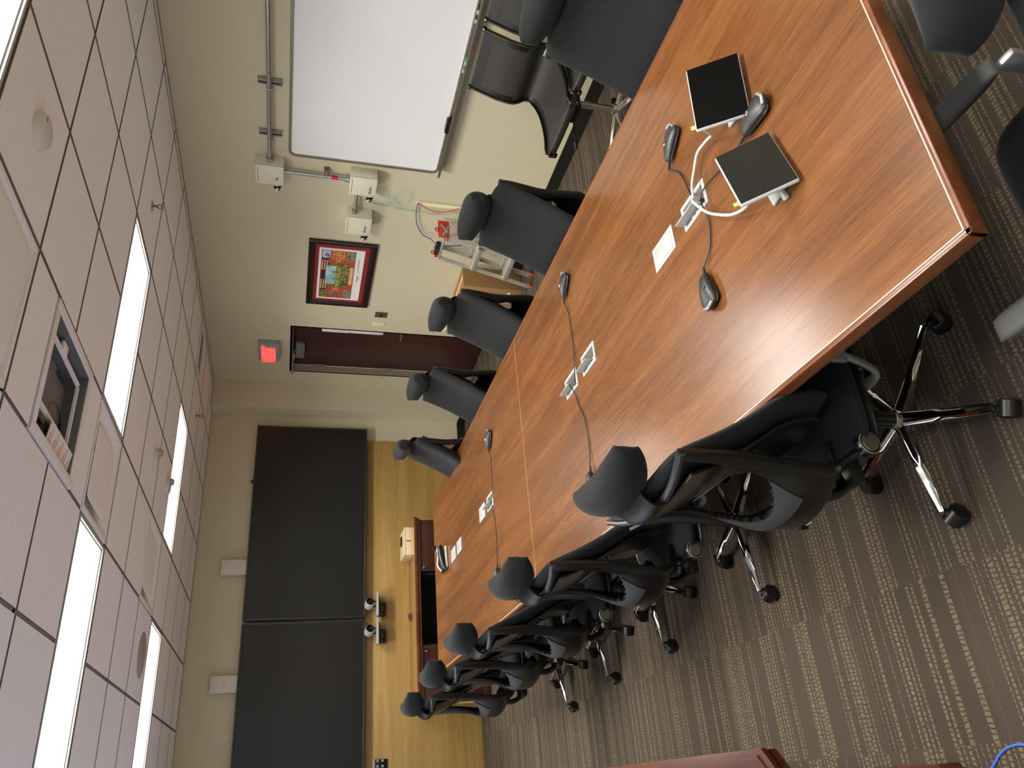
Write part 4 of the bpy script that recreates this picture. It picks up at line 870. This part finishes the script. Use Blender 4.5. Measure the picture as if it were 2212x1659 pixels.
def make_mesh_chair():
    e = empty('mesh_chair', (0, 0, 0), '', 'chair')
    base_star(e, .30, 'aluminium', .3)
    b = B(); b.cyl((0, 0, .09), (0, 0, .40), .022); b.build('gas_lift', 'aluminium', e)
    b = B(); b.box((0, 0, .425), (.14, .22, .05), .012); b.build('tilt_mechanism', 'black_plastic', e)
    b = B(); b.tube([(.03, .0, .41), (.12, .12, .39), (.16, .17, .375)], .006, 8); b.box((.17, .19, .37), (.035, .07, .012), .005); b.build('lever', 'black_plastic', e)
    prof = [(.255, .505), (.262, .535), (.24, .555), (.10, .548), (-.06, .560), (-.16, .590), (-.215, .635), (-.222, .675), (-.195, .715), (-.175, .765), (-.19, .86), (-.235, .97), (-.265, 1.04)]
    def pc(t):
        n = len(prof)-1; x = t*n; i = min(int(x), n-1); f = x-i; g = lambda k: Vector((0, *prof[max(0, min(n, k))])); p0, p1, p2, p3 = g(i-1), g(i), g(i+1), g(i+2)
        return .5*((2*p1)+(-p0+p2)*f+(2*p0-5*p1+4*p2-p3)*f*f+(-p0+3*p1-3*p2+p3)*f**3)
    b = B(); b.sheet(lambda u, v: pc(v)+Vector((u*.205, 0, -.006*(1-u*u))), 10, 60, .004); b.build('sling', 'mesh_fabric', e)
    b = B()
    for sg in (-1, 1): b.sheet(lambda u, v: pc(v)+Vector((sg*.195+u*.018, 0, 0)), 2, 60, .010)
    b.sheet(lambda u, v: pc(.93+.07*v)+Vector((u*.205, 0, 0)), 4, 6, .012); b.sheet(lambda u, v: pc(.07*v)+Vector((u*.205, 0, 0)), 4, 6, .012); b.build('edge_band', 'black_plastic', e)
    for sg in (-1, 1):
        b = B(); b.tube([pc(t)+Vector((sg*.222, 0, 0)) for t in [i/26 for i in range(27)]], .009, 8, 1.9, 1); b.lathe([(0, -.012), (.014, -.012), (.016, 0), (.014, .012), (0, .012)], pc(1)+Vector((sg*.222, 0, .004)), 'x', 16); b.lathe([(0, -.012), (.014, -.012), (.016, 0), (.014, .012), (0, .012)], pc(0)+Vector((sg*.222, 0, 0)), 'x', 16); b.build('side_rib', 'rib_metal', e)
    b = B(); b.tube([(-.21, -.02, .535), (-.1, -.03, .465), (.1, -.03, .465), (.21, -.02, .535)], .014, 8, 1, 4); b.tube([(-.21, .17, .53), (-.08, .12, .46), (.08, .12, .46), (.21, .17, .53)], .014, 8, 1, 4); b.build('cross_bar', 'black_plastic', e)
    return e

def build_chairs():
    c0 = make_task_chair(); used = [False]
    def place(x, y, rz, tx, group, first=c0):
        c = c0 if not used[0] else copy_tree(c0); used[0] = True; c.location = (x, y, 0); c.rotation_euler = (0, 0, rz); tag(c, tx, 'chair', group); return c
    gl, gr = 'charcoal high-back chairs along the left side of the table', 'charcoal high-back chairs along the right side of the table'
    L = [(.965, 1.865, -88, 'charcoal high-back office chair seen from behind, closest and largest in the left row'), (.975, 2.93, -89, 'charcoal high-back office chair seen from behind, second nearest in the left row'),
         (.93, 3.93, -89, 'charcoal high-back office chair seen from behind, third in the left row'), (.88, 4.78, -86, 'charcoal high-back office chair, fourth in the left row, half hidden'), (.80, 5.62, -84, 'charcoal high-back office chair, farthest in the left row, beside the credenza')]
    for x, y, a, tx in L: place(x, y, rad(a), tx, gl)
    Rr = [(2.46, 1.82, 90, 'charcoal high-back office chair nearest on the right side, cut off by the frame'), (2.46, 3.08, 92, 'charcoal high-back office chair facing the table in front of the ladder'),
          (2.46, 4.05, 90, 'charcoal high-back office chair in front of the cardboard box'), (2.46, 5.04, 91, 'charcoal high-back office chair in front of the far end of the door'), (2.28, 5.86, 84, 'charcoal high-back office chair, farthest on the right side, in front of the corner')]
    for x, y, a, tx in Rr: place(x, y, rad(a), tx, gr)
    c = place(1.06, .77, 0, 'dark office chair at the near table end, only headrest and armrest in view', None)
    if 'group' in c: del c['group']
    for ch in c.children:
        if ch.name.split('.')[0] not in ('leg', 'hub', 'gas_lift'): ch.location.z -= .06
    # paper tag on the nearest left chair's seat
    m0 = make_mesh_chair(); m0.location = (3.86, 3.235, 0); m0.rotation_euler = (0, 0, rad(90)); tag(m0, 'black mesh chair by the wall with its whole side in view', 'chair', 'black mesh chairs by the wall')
    m1 = copy_tree(m0); m1.location = (3.89, 2.745, 0); tag(m1, 'black mesh chair with polished side ribs, partly hidden behind the nearest right chair', 'chair', 'black mesh chairs by the wall')

def build_misc():
    # moulded wooden lectern table at the photo's lower edge
    e = empty('side_table', (-.432, 2.93, 0), 'red-brown moulded wooden side table cut off at the bottom edge of the photo', 'table')
    def poly(x0, x1, y0, y1, c): return [(x0, y0), (x1-c, y0), (x1, y0+c), (x1, y1), (x0, y1)]
    b = B()
    for z0, z1, o in ((.735, .75, 0), (.722, .735, .010), (.700, .722, .004)): b.prism(poly(-.6, .472-o, -.98+o, 1.5, .13), z0, z1)
    b.build('top', 'mahogany', e)
    b = B(); b.prism(poly(-.55, .455, -.96, 1.45, .13), .7501, .756); b.prism(poly(-.54, .438, -.94, 1.44, .125), .7502, .7515); b.build('moulding', 'mahogany', e)
    b = B(); b.prism(poly(-.55, .40, -.95, 1.42, .2), .62, .70); b.build('apron', 'mahogany', e)
    b = B(); b.prism(poly(-.5, .36, -.9, 1.38, .2), .08, .62); b.build('body', 'mahogany', e); b = B(); b.prism(poly(-.53, .39, -.93, 1.41, .2), 0, .08); b.build('plinth', 'mahogany', e)
    b = B(); pts = [(-.30, 1.55, .004), (-.12, 1.70, .004), (-.03, 1.84, .004), (-.010, 1.93, .004), (-.012, 1.985, .004), (-.03, 2.03, .004), (-.063, 2.075, .004), (-.10, 2.15, .004)]; b.tube(pts, .0038, 8, 1, 5); tag(b.build('network_cable', 'blue_cable', loc=(-.01, 1.93, .004)), 'blue network cable on the carpet in the corner of the photo', 'cable')

build_room(); build_lamps(); build_ceiling_fixtures(); build_far_wall(); build_right_wall(); build_table(); build_table_things(); build_chairs(); build_misc()
